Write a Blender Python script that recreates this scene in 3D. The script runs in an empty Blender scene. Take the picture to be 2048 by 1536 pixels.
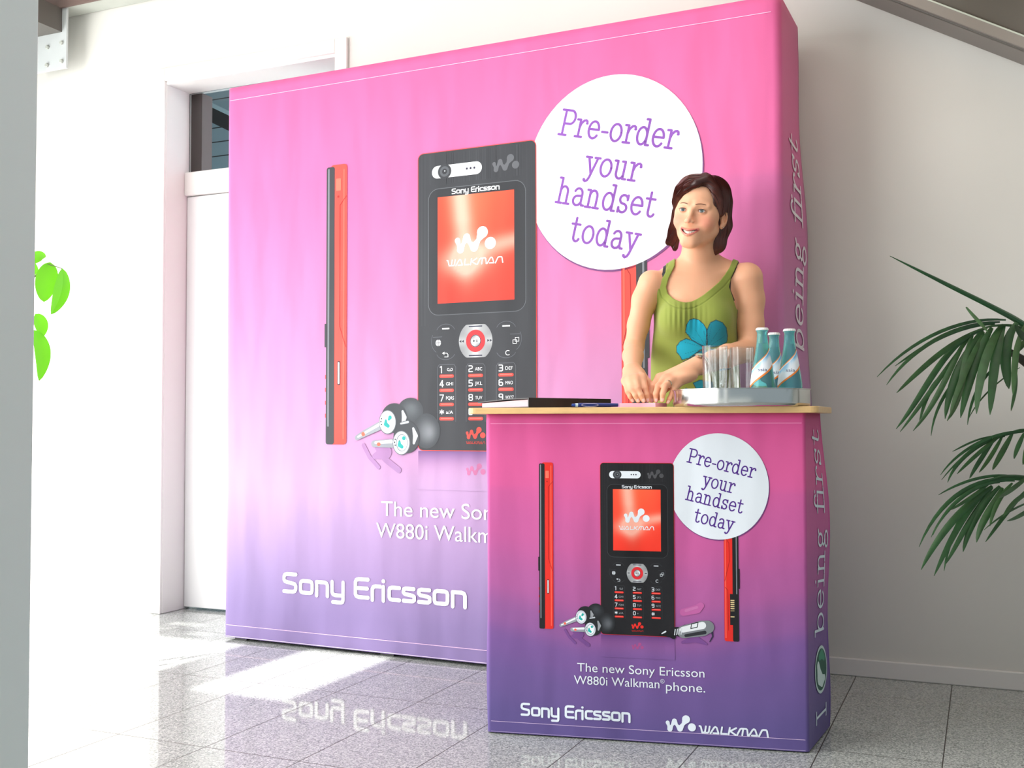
import bpy, bmesh, math, random
import numpy as np
from mathutils import Matrix, Vector
random.seed(7); rng = np.random.default_rng(7)
pi = math.pi
scene = bpy.context.scene
COL = scene.collection

# ------------------------------------------------------------------ camera
W_, H_ = 2048, 1536
FPX = 2140.13; PIT = .0354; ROLL = .0024; YAW = .415; CAMZ = .9
def ray(px, py):
    ax, ay = (px-W_/2)/FPX, (py-H_/2)/FPX
    c, s = math.cos(ROLL), math.sin(ROLL)
    x = c*ax-s*ay; y = s*ax+c*ay
    cp, sp = math.cos(PIT), math.sin(PIT)
    up = -y*cp+sp; fw = y*sp+cp
    return np.array([x*math.cos(YAW)-fw*math.sin(YAW), x*math.sin(YAW)+fw*math.cos(YAW), up])
def onplane(px, py, N, d):
    r = ray(px, py); m = d/(r[0]*N[0]+r[1]*N[1]); p = r*m; p[2] += CAMZ; return p
def PV(px, py, dep):            # world point seen at a pixel, at a distance along the lens axis
    p = ray(px, py)*dep; p[2] += CAMZ; return p
R_ = Vector((math.cos(YAW), math.sin(YAW), 0)); Fw = Vector((-math.sin(YAW), math.cos(YAW), 0)); Up = Vector((0, 0, 1))
fwd = Fw*math.cos(PIT)+Up*math.sin(PIT); cup = Up*math.cos(PIT)-Fw*math.sin(PIT)
cX = R_*math.cos(ROLL)-cup*math.sin(ROLL); cY = R_*math.sin(ROLL)+cup*math.cos(ROLL)
cam = bpy.data.cameras.new('camera'); camo = bpy.data.objects.new('camera', cam); COL.objects.link(camo)
M = Matrix((cX, cY, -fwd)).transposed().to_4x4(); M.translation = (0, 0, CAMZ); camo.matrix_world = M
cam.sensor_fit = 'HORIZONTAL'; cam.sensor_width = 36; cam.lens = FPX/2048*36; cam.clip_start = .02
scene.camera = camo

# ------------------------------------------------------------------ light
world = bpy.data.worlds.new('world'); scene.world = world; world.use_nodes = True
bg = world.node_tree.nodes['Background']; bg.inputs[0].default_value = (.78, .93, 1, 1); bg.inputs[1].default_value = .50
def area(name, loc, rot, sx, sy, power, col=(1, 1, 1)):
    l = bpy.data.lights.new(name, 'AREA'); l.shape = 'RECTANGLE'; l.size = sx; l.size_y = sy; l.energy = power; l.color = col
    o = bpy.data.objects.new(name, l); COL.objects.link(o); o.location = loc; o.rotation_euler = rot; return o
area('left_window_daylight', (-4.93, 2.0, 1.2), (pi/2, 0, -pi/2), 3.0, 2.2, 150, (1, .99, .97))
area('overhead_fill', (-2.4, 1.6, 3.36), (0, 0, 0), 2.0, 1.4, 30, (1, .98, .97))  # added fill lamp under the ceiling, out of view
area('side_glazing_daylight', (-4.93, -1.9, 1.5), (pi/2, 0, -pi/2+.35), 3.4, 2.6, 305, (1, .99, .98))
area('right_wall_fill', (.1, 2.7, 3.36), (0, 0, 0), 2.0, .9, 28, (1, .98, .96))  # added lamp out of view, washes the upper right wall
SUN_E = math.radians(50)
sun = bpy.data.lights.new('sun', 'SUN'); sun.energy = 15; sun.angle = math.radians(.8); sun.color = (1, .97, .92)
suno = bpy.data.objects.new('sun', sun); COL.objects.link(suno)
suno.rotation_euler = Vector((0, -math.cos(SUN_E), math.sin(SUN_E))).to_track_quat('Z', 'Y').to_euler()
scene.view_settings.view_transform = 'Standard'; scene.view_settings.look = 'None'
scene.view_settings.exposure = 0.0; scene.view_settings.gamma = 1; scene.view_settings.use_curve_mapping = False

# ------------------------------------------------------------------ helpers
def lin(c):
    return tuple(((v/255)/12.92 if v/255 <= .04045 else ((v/255+.055)/1.055)**2.4) for v in c[:3])
def mat(name, col=(200, 200, 200), rough=.5, metal=0., **kw):
    m = bpy.data.materials.new(name); m.use_nodes = True
    b = m.node_tree.nodes['Principled BSDF']
    b.inputs['Base Color'].default_value = (*lin(col), 1); b.inputs['Roughness'].default_value = rough; b.inputs['Metallic'].default_value = metal
    for k, v in kw.items(): b.inputs[k.replace('_', ' ')].default_value = v
    return m
def N(m, t, **kw):
    n = m.node_tree.nodes.new(t)
    for k, v in kw.items(): setattr(n, k, v)
    return n
def L(m, a, b): m.node_tree.links.new(a, b)
def P_(m): return m.node_tree.nodes['Principled BSDF']
def add_noise(m, scale, amt, detail=4, stretch=(1, 1, 1), bump=0., bdist=.002):
    "procedural mottling of the base colour and a little bump"
    b = P_(m); tc = N(m, 'ShaderNodeTexCoord'); mp = N(m, 'ShaderNodeMapping'); mp.inputs['Scale'].default_value = stretch
    L(m, tc.outputs['Object'], mp.inputs[0]); n = N(m, 'ShaderNodeTexNoise'); n.inputs['Scale'].default_value = scale; n.inputs['Detail'].default_value = detail
    L(m, mp.outputs[0], n.inputs[0])
    if amt:
        c = b.inputs['Base Color'].default_value[:]
        cr = N(m, 'ShaderNodeValToRGB'); cr.color_ramp.elements[0].color = (*[x*(1-amt) for x in c[:3]], 1); cr.color_ramp.elements[1].color = (*[min(1, x*(1+amt)) for x in c[:3]], 1)
        cr.color_ramp.elements[0].position = .3; cr.color_ramp.elements[1].position = .7
        L(m, n.outputs[0], cr.inputs[0]); L(m, cr.outputs[0], b.inputs['Base Color'])
    if bump:
        bp = N(m, 'ShaderNodeBump'); bp.inputs['Strength'].default_value = bump; bp.inputs['Distance'].default_value = bdist
        L(m, n.outputs[0], bp.inputs['Height']); L(m, bp.outputs[0], b.inputs['Normal'])
    return m
ART_NAMES = (); m_fab_ref = [None]
def mk(name, verts, faces, m, parent=None, cols=None, smooth=False, loc=None):
    "link one mesh object; verts are world points, stored relative to the thing's own base"
    me = bpy.data.meshes.new(name); base = np.array(loc if loc is not None else (thing_loc(parent) if parent else (0, 0, 0)), float)
    v = np.asarray(verts, float)-base
    me.from_pydata(v.tolist(), [], faces if isinstance(faces, list) else faces.tolist()); me.update()
    if cols is not None:
        at = me.color_attributes.new('Col', 'FLOAT_COLOR', 'POINT')
        a = np.ones((len(v), 4), np.float32); a[:, :3] = np.asarray(cols, np.float32)[:, :3]; at.data.foreach_set('color', a.ravel())
    if name not in ART_NAMES and len(me.polygons) < 60000 and m is not m_fab_ref[0]:
        bm = bmesh.new(); bm.from_mesh(me); bmesh.ops.recalc_face_normals(bm, faces=bm.faces); bm.to_mesh(me); bm.free()
    if smooth: me.shade_smooth(); me.set_sharp_from_angle(angle=.75)
    if m is not None: me.materials.append(m)
    o = bpy.data.objects.new(name, me); COL.objects.link(o)
    if parent: o.parent = parent
    else: o.location = base
    return o
def thing_loc(p):
    while p.parent: p = p.parent
    return p.location
def tag(o, label=None, cat=None, group=None, kind=None):
    if label: o['label'] = label
    if cat: o['category'] = cat
    if group: o['group'] = group
    if kind: o['kind'] = kind
    return o
def thing(name, loc, label, cat, group=None):
    o = bpy.data.objects.new(name, None); COL.objects.link(o); o.location = Vector([float(x) for x in loc]); o.empty_display_size = .05
    return tag(o, label, cat, group)
def spline(pts, k=6):
    "smooth curve through the points (Catmull-Rom)"
    P = [np.array(p[:] if isinstance(p, Vector) else p, float) for p in pts]; P = [2*P[0]-P[1]]+P+[2*P[-1]-P[-2]]; out = []
    for i in range(1, len(P)-2):
        for j in range(k):
            t = j/k; out.append(.5*(2*P[i]+(P[i+1]-P[i-1])*t+(2*P[i-1]-5*P[i]+4*P[i+1]-P[i+2])*t*t+(3*P[i]-P[i-1]-3*P[i+1]+P[i+2])*t**3))
    return out+[P[-2]]
def rspline(r, k=6): return [float(v) for v in np.interp(np.linspace(0, len(r)-1, (len(r)-1)*k+1), range(len(r)), r)]
class MB:
    def __init__(s): s.v = []; s.f = []; s.c = []
    def add(s, v, f, c=(1, 1, 1)):
        n = len(s.v); s.v += [tuple(p) for p in v]; s.f += [tuple(i+n for i in q) for q in f]
        s.c += [c]*len(v) if len(v) and not isinstance(c, list) else c
    def box(s, lo, hi, fr=None, c=(1, 1, 1)):
        v = [(x, y, z) for x in (lo[0], hi[0]) for y in (lo[1], hi[1]) for z in (lo[2], hi[2])]
        if fr: v = [fr(*p) for p in v]
        s.add(v, [(0, 1, 3, 2), (4, 6, 7, 5), (0, 4, 5, 1), (2, 3, 7, 6), (0, 2, 6, 4), (1, 5, 7, 3)], c)
    def tube(s, pts, rad, n=10, c=(1, 1, 1), cap=True, flat=1.):
        pts = [Vector([float(q) for q in p]) for p in pts]; k = len(pts)
        rad = rad if hasattr(rad, '__len__') else [rad]*k
        v = []; ref = None
        for i, p in enumerate(pts):
            t = (pts[min(i+1, k-1)]-pts[max(i-1, 0)]).normalized()
            if ref is None: ref = Vector((0, 0, 1)) if abs(t.z) < .9 else Vector((1, 0, 0))
            a = t.cross(ref).normalized(); b = a.cross(t).normalized(); ref = b
            for j in range(n):
                th = 2*pi*j/n; v.append(p+(a*math.cos(th)+b*math.sin(th)*flat)*rad[i])
        f = [(i*n+j, i*n+(j+1) % n, (i+1)*n+(j+1) % n, (i+1)*n+j) for i in range(k-1) for j in range(n)]
        if cap: f += [tuple(range(n))[::-1], tuple((k-1)*n+j for j in range(n))]
        s.add(v, f, c)
    def lathe(s, prof, org=(0, 0, 0), n=48, c=(1, 1, 1), axis=None):
        v = []; k = len(prof)
        for r, z in prof:
            for j in range(n):
                th = 2*pi*j/n; p = Vector((r*math.cos(th), r*math.sin(th), z))
                if axis is not None: p = axis @ p
                v.append(Vector(org)+p)
        f = [(i*n+j, i*n+(j+1) % n, (i+1)*n+(j+1) % n, (i+1)*n+j) for i in range(k-1) for j in range(n)]
        if prof[0][0] > 1e-6: f.append(tuple(range(n))[::-1])
        if prof[-1][0] > 1e-6: f.append(tuple((k-1)*n+j for j in range(n)))
        s.add(v, f, c)
    def build(s, name, m, parent=None, loc=None, smooth=False, cols=False):
        return mk(name, s.v, s.f, m, parent, s.c if cols else None, smooth, loc)
def bevel(o, w, seg=2, ang=.6):
    b = o.modifiers.new('bevel', 'BEVEL'); b.width = w; b.segments = seg; b.limit_method = 'ANGLE'; b.angle_limit = ang; return o
def wnorm(o): o.data.shade_smooth(); o.modifiers.new('wn', 'WEIGHTED_NORMAL').keep_sharp = True; return o

# ------------------------------------------------------------------ materials
m_wall = add_noise(mat('white_plaster', (216, 214, 208), .75), 3, .012, bump=.06, bdist=.01)
m_trimw = mat('white_paint', (224, 221, 218), .35)
m_door = mat('door_paint', (224, 224, 224), .4)
m_steel = add_noise(mat('painted_steel', (176, 180, 172), .4), 8, .05)
m_darksteel = mat('dark_grey_steel', (92, 88, 82), .5)
m_column = mat('column_paint', (216, 228, 228), .55)
m_wood = add_noise(mat('beech_laminate', (226, 186, 128), .35), 14, .07, stretch=(1, 8, 8))
m_black = mat('black_cover', (18, 17, 20), .45)
m_vc_paper = None
def colattr(name, rough=.6, **kw):
    m = mat(name, (255, 255, 255), rough, **kw); a = N(m, 'ShaderNodeAttribute', attribute_name='Col'); L(m, a.outputs['Color'], P_(m).inputs['Base Color']); return m
def fabric(name):
    m = colattr(name, .72); P_(m).inputs['Specular IOR Level'].default_value = .25
    P_(m).inputs['Sheen Weight'].default_value = .08
    tc = N(m, 'ShaderNodeNewGeometry'); mp = N(m, 'ShaderNodeMapping'); mp.inputs['Rotation'].default_value = (0, .7, 0); mp.inputs['Scale'].default_value = (2.8, 1, .7)
    L(m, tc.outputs['Position'], mp.inputs[0]); n = N(m, 'ShaderNodeTexNoise'); n.inputs['Scale'].default_value = 2.2; n.inputs['Detail'].default_value = 1.5
    L(m, mp.outputs[0], n.inputs[0]); b1 = N(m, 'ShaderNodeBump'); b1.inputs['Strength'].default_value = .8; b1.inputs['Distance'].default_value = .03; L(m, n.outputs[0], b1.inputs['Height'])
    n2 = N(m, 'ShaderNodeTexNoise'); n2.inputs['Scale'].default_value = 420; n2.inputs['Detail'].default_value = 2; L(m, tc.outputs['Position'], n2.inputs[0])
    b2 = N(m, 'ShaderNodeBump'); b2.inputs['Strength'].default_value = .12; b2.inputs['Distance'].default_value = .001; L(m, n2.outputs[0], b2.inputs['Height']); L(m, b1.outputs[0], b2.inputs['Normal'])
    L(m, b2.outputs[0], P_(m).inputs['Normal']); return m
m_fab = fabric('printed_fabric'); m_fab_ref[0] = m_fab
m_fab2 = fabric('satin_printed_fabric'); P_(m_fab2).inputs['Coat Weight'].default_value = .35; P_(m_fab2).inputs['Coat Roughness'].default_value = .5
m_paint = colattr('coloured_paint', .45)

# floor: grey granite slabs with joints
TX0, TSX, TY0, TSY = -2.3064, .3132, 2.404, .657
m_floor = mat('granite_slabs', (150, 152, 148), .06)
def floor_nodes():
    m = m_floor; b = P_(m); g = N(m, 'ShaderNodeNewGeometry'); sx = N(m, 'ShaderNodeSeparateXYZ'); L(m, g.outputs['Position'], sx.inputs[0])
    def mth(op, a, b_=None, c=None):
        n = N(m, 'ShaderNodeMath', operation=op)
        for i, q in enumerate((a, b_, c)):
            if q is None: continue
            if isinstance(q, (int, float)): n.inputs[i].default_value = q
            else: L(m, q, n.inputs[i])
        return n.outputs[0]
    def joint(s, o, p, w):
        f = mth('FRACT', mth('DIVIDE', mth('SUBTRACT', s, o+100*0), p)); d = mth('MINIMUM', f, mth('SUBTRACT', 1., f)); return mth('LESS_THAN', mth('MULTIPLY', d, p), w)
    j = mth('MAXIMUM', joint(sx.outputs[0], TX0-100*TSX, TSX, .0016), joint(sx.outputs[1], TY0-100*TSY, TSY, .0016))
    v = N(m, 'ShaderNodeTexVoronoi'); v.inputs['Scale'].default_value = 260; L(m, g.outputs['Position'], v.inputs[0])
    n = N(m, 'ShaderNodeTexNoise'); n.inputs['Scale'].default_value = 150; n.inputs['Detail'].default_value = 5; n.inputs['Roughness'].default_value = .75; L(m, g.outputs['Position'], n.inputs[0])
    s = mth('ADD', mth('MULTIPLY', v.outputs['Color'], .45), mth('MULTIPLY', n.outputs[0], .6))
    cr = N(m, 'ShaderNodeValToRGB'); e = cr.color_ramp.elements
    e[0].position = .25; e[0].color = (*lin((84, 90, 87)), 1); e[1].position = .8; e[1].color = (*lin((218, 220, 216)), 1)
    k = e.new(.5); k.color = (*lin((158, 163, 160)), 1)
    L(m, s, cr.inputs[0])
    mx = N(m, 'ShaderNodeMix', data_type='RGBA'); L(m, j, mx.inputs[0]); L(m, cr.outputs[0], mx.inputs[6]); mx.inputs[7].default_value = (*lin((66, 62, 58)), 1)
    L(m, mx.outputs[2], b.inputs['Base Color'])
    rr = mth('ADD', mth('MULTIPLY', j, .5), .045); L(m, rr, b.inputs['Roughness'])
floor_nodes()

# ------------------------------------------------------------------ the setting
WALL = 4.4275*.9; CEIL = 3.4; XL, XR = -5.0, 2.6
o = MB(); o.box((XL-.2, -6, -.1), (XR+.8, WALL+3, 0)); tag(o.build('floor', m_floor), 'grey speckled granite slab floor', kind='structure')
DX0, DX1, DZ = -3.572, -2.59, 2.555    # door opening
REC = 4.125
o = MB()
o.box((XL, WALL, 0), (DX0, WALL+.25, CEIL)); o.box((DX1, WALL, 0), (XR+.8, WALL+.25, CEIL)); o.box((DX0, WALL, DZ), (DX1, WALL+.25, CEIL))
tag(o.build('wall_back', m_wall), 'white plastered wall behind the stand', kind='structure')
o = MB()
o.box((XL-.2, 3.75, 0), (XL, WALL+.25, CEIL)); o.box((XL-.2, -6, 0), (XL, -3.7, CEIL)); o.box((XL-.2, .1, .1), (XL, .4, 2.85)); o.box((XL-.2, -3.7, 2.85), (XL, 3.75, CEIL)); o.box((XL-.2, -3.7, 0), (XL, 3.75, .1))
tag(o.build('wall_left', m_wall), kind='structure')
# unseen ceiling, with openings added to shape the sun patches
off = CEIL/math.tan(SUN_E)
holes = [(-2.462, -2.092, 2.90, 3.578), (-3.63, -2.765, 2.45, 3.555), (-3.63, -2.43, 1.8, 2.45), (-4.95, -3.63, 2.2, 5.6), (-3.40, -3.25, 3.70, 3.72), (-3.36, -3.18, 3.80, 3.835), (-3.12, -3.02, 3.66, 3.685), (-3.2, -3.1, 3.62, 3.635)]
xs = sorted({XL-.2, XR+.8, *[h[0] for h in holes], *[h[1] for h in holes]}); ys = sorted({-6, WALL+.25, *[round(h[2]-off, 4) for h in holes], *[round(h[3]-off, 4) for h in holes]})
o = MB()
for i in range(len(xs)-1):
    for j in range(len(ys)-1):
        cx, cy = (xs[i]+xs[i+1])/2, (ys[j]+ys[j+1])/2
        if any(h[0] < cx < h[1] and h[2]-off < cy < h[3]-off for h in holes): continue
        o.box((xs[i], ys[j], CEIL), (xs[i+1], ys[j+1], CEIL+.01))
tag(o.build('unseen_ceiling', m_wall), kind='structure')
# skirting on the back wall
o = MB(); o.box((DX1+.09, WALL-.014, 0), (XR, WALL, .062)); tag(bevel(o.build('baseboard_back', m_trimw), .004), kind='structure')
o = MB(); o.box((XL, WALL-.014, 0), (DX0-.05, WALL, .062)); tag(bevel(o.build('baseboard_back', m_trimw), .004), kind='structure')
# door casing and lining
o = MB(); w = .062; e = .018
o.box((DX0-w+.012, WALL-e, 0), (DX0+.012, WALL, DZ-.02+w)); o.box((DX1-.012, WALL-e, 0), (DX1-.012+w, WALL, DZ-.02+w)); o.box((DX0+.012, WALL-e, DZ-.02), (DX1-.012, WALL, DZ-.02+w))
o.box((DX0, WALL-.006, 0), (DX0+.015, REC+.05, DZ)); o.box((DX1-.015, WALL-.006, 0), (DX1, REC+.05, DZ)); o.box((DX0, WALL-.006, DZ-.035), (DX1, REC+.05, DZ))
tag(bevel(o.build('trim_1', m_trimw), .004), 'white door casing behind the backdrop', kind='structure')
gz0 = onplane(372, 347, (0, 1), REC)[2]; rz0 = onplane(372, 385, (0, 1), REC)[2]
o = MB(); o.box((DX0+.015, REC-.02, gz0-.115+.0), (DX1-.015, REC+.045, gz0)); tag(bevel(o.build('trim_2', m_trimw), .006), 'white transom rail above the door', kind='structure')
o = MB(); o.box((DX0+.018, REC, .012), (DX1-.018, REC+.04, gz0-.118)); tag(bevel(o.build('door_1', m_door), .003), 'white flush door under the transom', kind='structure')
m_glass = mat('pane_glass', (235, 240, 240), .0, Transmission_Weight=1., IOR=1.2)
o = MB(); o.box((DX0+.017, REC+.012, gz0+.002), (DX1-.017, REC+.018, DZ-.037)); win = tag(o.build('window_1', m_glass), 'dark transom window over the door', kind='structure')
# what shows through the transom
m_brown = mat('brown_timber', (78, 62, 60), .6); m_clad = mat('blue_grey_boards', (150, 172, 182), .5)
def clad_nodes(m):
    g = N(m, 'ShaderNodeNewGeometry'); s = N(m, 'ShaderNodeSeparateXYZ'); L(m, g.outputs['Position'], s.inputs[0])
    a = N(m, 'ShaderNodeMath', operation='FRACT'); d = N(m, 'ShaderNodeMath', operation='DIVIDE'); d.inputs[1].default_value = .085; L(m, s.outputs[2], d.inputs[0]); L(m, d.outputs[0], a.inputs[0])
    l = N(m, 'ShaderNodeMath', operation='LESS_THAN'); l.inputs[1].default_value = .08; L(m, a.outputs[0], l.inputs[0])
    mx = N(m, 'ShaderNodeMix', data_type='RGBA'); L(m, l.outputs[0], mx.inputs[0]); mx.inputs[6].default_value = (*lin((150, 172, 182)), 1); mx.inputs[7].default_value = (*lin((30, 35, 40)), 1); L(m, mx.outputs[2], P_(m).inputs['Base Color'])
clad_nodes(m_clad)
o = MB(); o.box((-4.6, REC+.9, 0), (-1.5, REC+.95, CEIL)); tag(o.build('wall_corridor', m_clad), 'blue grey boarded wall seen through the transom', kind='structure')
o = MB(); o.box((-4.6, WALL+.25, CEIL-.35), (-1.5, REC+1, CEIL-.3)); tag(o.build('ceiling_corridor', m_brown), kind='structure')
xa = onplane(376, 250, (0, 1), REC+.03)[0]-.03; xb = onplane(404.5, 250, (0, 1), REC+.03)[0]
o = MB(); o.box((xa, REC+.03, gz0+.001), (xb, REC+.105, DZ-.036)); tag(o.build('timber_post', m_brown, loc=((xa+xb)/2, REC+.07, gz0)), 'dark brown timber post behind the left end of the transom glass', 'post')
def slab(name, p0, p1, h, y, d, m, parent=None, loc=None):
    a_, b_ = Vector(onplane(*p0, (0, 1), y)), Vector(onplane(*p1, (0, 1), y)); e_ = (b_-a_); a_ = a_-e_*.8; b_ = b_+e_*3; o = MB(); q = Vector((0, d, 0)); hh = Vector((0, 0, h))
    o.add([a_, b_, b_-hh, a_-hh, a_+q, b_+q, b_-hh+q, a_-hh+q], [(0, 1, 2, 3), (4, 7, 6, 5), (0, 4, 5, 1), (3, 2, 6, 7), (0, 3, 7, 4), (1, 5, 6, 2)]); return o.build(name, m, parent, loc=loc if parent is None else None)
pc = onplane(430, 240, (0, 1), REC+.6)
bmx = tag(slab('sloping_beam', (407, 207), (449, 227), .085, REC+.6, .08, mat('black_timber', (40, 38, 42), .6), loc=pc), 'dark beam sloping down behind the transom glass', 'beam')
slab('edge_strip', (407, 199), (449, 219), .022, REC+.585, .1, mat('pale_blue_strip', (190, 214, 222), .5), parent=bmx)['label'] = 'pale blue top strip'
area('corridor_fill', (-2.2, REC+.45, 2.1), (pi/2, 0, pi/2), .6, 1.6, 40, (.85, .95, 1))  # added lamp to brighten the boards behind the transom
# foreground column on the left
cp_ = PV(70, 768, 1.25); cl = PV(-330, 768, 1.25)
dirx = Vector(cp_-cl).normalized(); dirx.z = 0; diry = Vector((-dirx.y, dirx.x, 0))
o = MB(); b0 = Vector((cl[0], cl[1], 0)); wd = (Vector(cp_)-Vector(cl)).length
o.box((0, -.12, 0), (wd, 0, CEIL), fr=lambda x, y, z: b0+dirx*x+diry*y+Vector((0, 0, z)))
tag(bevel(o.build('column', m_column), .006, 3), 'grey painted column close on the left', kind='structure')

# steel beam and its bolted bracket, upper left
zt = 2.945
t = thing('steel_beam', (-4.5, WALL-.08, zt), 'pale steel beam along the top left of the white wall', 'beam')
o = MB(); o.box((XL, WALL-.115, zt), (-2.9, WALL-.004, zt+.015)); bevel(o.build('lower_flange', m_steel, t), .003)
o = MB(); o.box((XL, WALL-.13, zt-.004), (-2.9, WALL-.115, zt+.25)); o.build('side_plate', mat('brown_grey_steel', (112, 92, 86), .5), t)
p1 = onplane(137, 50, (0, 1), WALL-.1); p0 = onplane(86, 146, (0, 1), WALL-.1)
t = thing('beam_bracket', (p1[0]-.1, WALL-.1, p0[2]), 'bolted steel end plate hanging under the beam at top left', 'bracket')
o = MB(); o.box((p1[0]-.26, WALL-.112, p0[2]), (p1[0], WALL-.1, zt-.001)); bevel(o.build('end_plate', mat('galvanised_plate', (205, 210, 210), .35, .2), t), .002)
o = MB(); o.box((p1[0]-.5, WALL-.45, zt-.12), (p1[0]-.03, WALL-.11, zt-.002)); o.build('gusset', m_darksteel, t)
for (bx, by) in ((96, 95), (124, 86), (95, 131), (124, 123)):
    c = onplane(bx, by, (0, 1), WALL-.112); o = MB()
    o.lathe([(0, -.001), (.011, -.001), (.011, .008), (.008, .011), (0, .011)], org=c, n=6, axis=Matrix.Rotation(pi/2, 3, 'X')); o.build('bolt', m_steel, t)

# staircase edge, upper right
yS = WALL-.02
def sp(px, py, y): return Vector(onplane(px, py, (0, 1), y))
a0, a1 = sp(1775, 0, yS-.12), sp(2048, 105, yS-.12)
dS = (a1-a0).normalized(); a0 = a0-dS*.9; a1 = a1+dS*1.3; nS = Vector((-dS.z, 0, dS.x))
if nS.z < 0: nS = -nS
t = thing('staircase', a1, 'dark grey steel stair string climbing the wall at top right', 'staircase')
def sbox(s0, s1, h0, h1, y0, y1):
    o = MB(); o.box((s0, y0, h0), (s1, y1, h1), fr=lambda x, y, z: a0+dS*x+nS*z+Vector((0, y-(yS-.12), 0))); return o
LN = (a1-a0).length
bevel(sbox(0, LN, 0, .012, yS-.12, yS+.015).build('lower_flange', mat('grey_steel_lip', (128, 122, 116), .45), t), .002)
bevel(sbox(0, LN, .0, .30, yS-.135, yS-.12).build('side_plate', m_darksteel, t), .003)
sbox(0, LN, .004, .036, yS-.15, yS-.135).build('lower_lip', mat('mid_grey_steel', (138, 132, 126), .45), t)
sbox(0, LN, .036, .041, yS-.151, yS-.135).build('lip_edge', mat('bright_steel_edge', (190, 198, 186), .4), t)
for k in range(7):
    c = a0+dS*(.35+k*.36)+nS*.22; o = MB(); o.box((c.x-.02, yS-1.2, c.z-.02), (c.x+.26, yS-.155, c.z+.02)); bevel(o.build('tread', m_wood, t), .004)

# ------------------------------------------------------------------ drawing on the fabrics
def A(cx, cy, rx, ry, a0, a1, n=14):
    return [(cx+rx*math.cos(math.radians(a0+(a1-a0)*i/n)), cy+ry*math.sin(math.radians(a0+(a1-a0)*i/n))) for i in range(n+1)]
SLAB = {
 'P': (.88, [[(.22, 0), (.22, 1)], [(.04, 0), (.42, 0)], [(.04, 1), (.22, 1)], [(.22, 1)]+A(.52, .73, .24, .27, 90, -90)+[(.22, .46)]]),
 'r': (.62, [[(.04, .68), (.2, .68), (.2, 0)], [(.04, 0), (.38, 0)], [(.2, .36), (.26, .54), (.38, .66), (.48, .68), (.55, .64), (.565, .57)], [(.545, .56), (.575, .56)]]),
 'e': (.72, [[(.09, .36), (.61, .36)]+A(.35, .34, .26, .34, 4, 322, 22)]),
 '-': (.44, [[(.08, .3), (.36, .3)]]),
 'o': (.75, [A(.36, .34, .27, .34, 0, 360, 24)]),
 'd': (.8, [A(.33, .34, .24, .34, 0, 360, 24), [(.43, 1), (.57, 1), (.57, 0), (.72, 0)]]),
 'y': (.74, [[(.0, .68), (.27, .68)], [(.46, .68), (.72, .68)], [(.13, .68), (.37, .03)], [(.6, .68), (.33, -.12), (.26, -.24), (.16, -.29), (.08, -.25)], [(.07, -.22), (.1, -.22)]]),
 'u': (.8, [[(.03, .68), (.17, .68), (.17, .22)]+A(.36, .2, .19, .2, 180, 360, 10)+[(.55, .68)], [(.41, .68), (.55, .68), (.55, 0), (.7, 0)]]),
 'h': (.8, [[(.03, 1), (.17, 1), (.17, 0)], [(.03, 0), (.31, 0)], A(.36, .45, .19, .23, 180, 0, 10)+[(.55, 0)], [(.42, 0), (.7, 0)]]),
 'n': (.8, [[(.03, .68), (.17, .68), (.17, 0)], [(.03, 0), (.31, 0)], A(.36, .45, .19, .23, 180, 0, 10)+[(.55, 0)], [(.42, 0), (.7, 0)]]),
 'a': (.74, [A(.31, .47, .2, .21, 155, 0, 10)+[(.51, .12), (.56, .02), (.66, .02)], [(.51, .4), (.32, .38)]+A(.3, .19, .2, .19, 90, 270, 10)+[(.42, .03), (.51, .14)]]),
 's': (.64, [[(.49, .68), (.49, .5)], [(.1, 0), (.1, .18)], A(.3, .51, .19, .17, 10, 260, 12)+A(.3, .17, .2, .17, 80, -170, 12)]),
 't': (.6, [[(.22, .93), (.22, .18)]+A(.37, .16, .15, .16, 180, 340, 8), [(.04, .68), (.46, .68)]]),
 'i': (.42, [[(.05, .68), (.2, .68), (.2, 0)], [(.03, 0), (.37, 0)], [(.18, .92), (.21, .92)]]),
 'g': (.7, [A(.29, .47, .19, .21, 0, 360, 18), [(.44, .6), (.6, .67)], [(.2, .28), (.12, .17), (.18, .07), (.42, .05)], A(.32, -.12, .25, .16, 0, 360, 18)]),
 'f': (.5, [A(.42, .8, .17, .2, 20, 180, 8)+[(.25, 0)], [(.05, .68), (.46, .68)], [(.08, 0), (.45, 0)]]),
 'b': (.8, [[(.03, 1), (.17, 1), (.17, 0)], A(.42, .34, .25, .34, 0, 360, 22)]),
 'I': (.5, [[(.22, 0), (.22, 1)], [(.04, 0), (.4, 0)], [(.04, 1), (.4, 1)]]), ' ': (.4, [])}
def ch(*p): return [list(p)]
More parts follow.
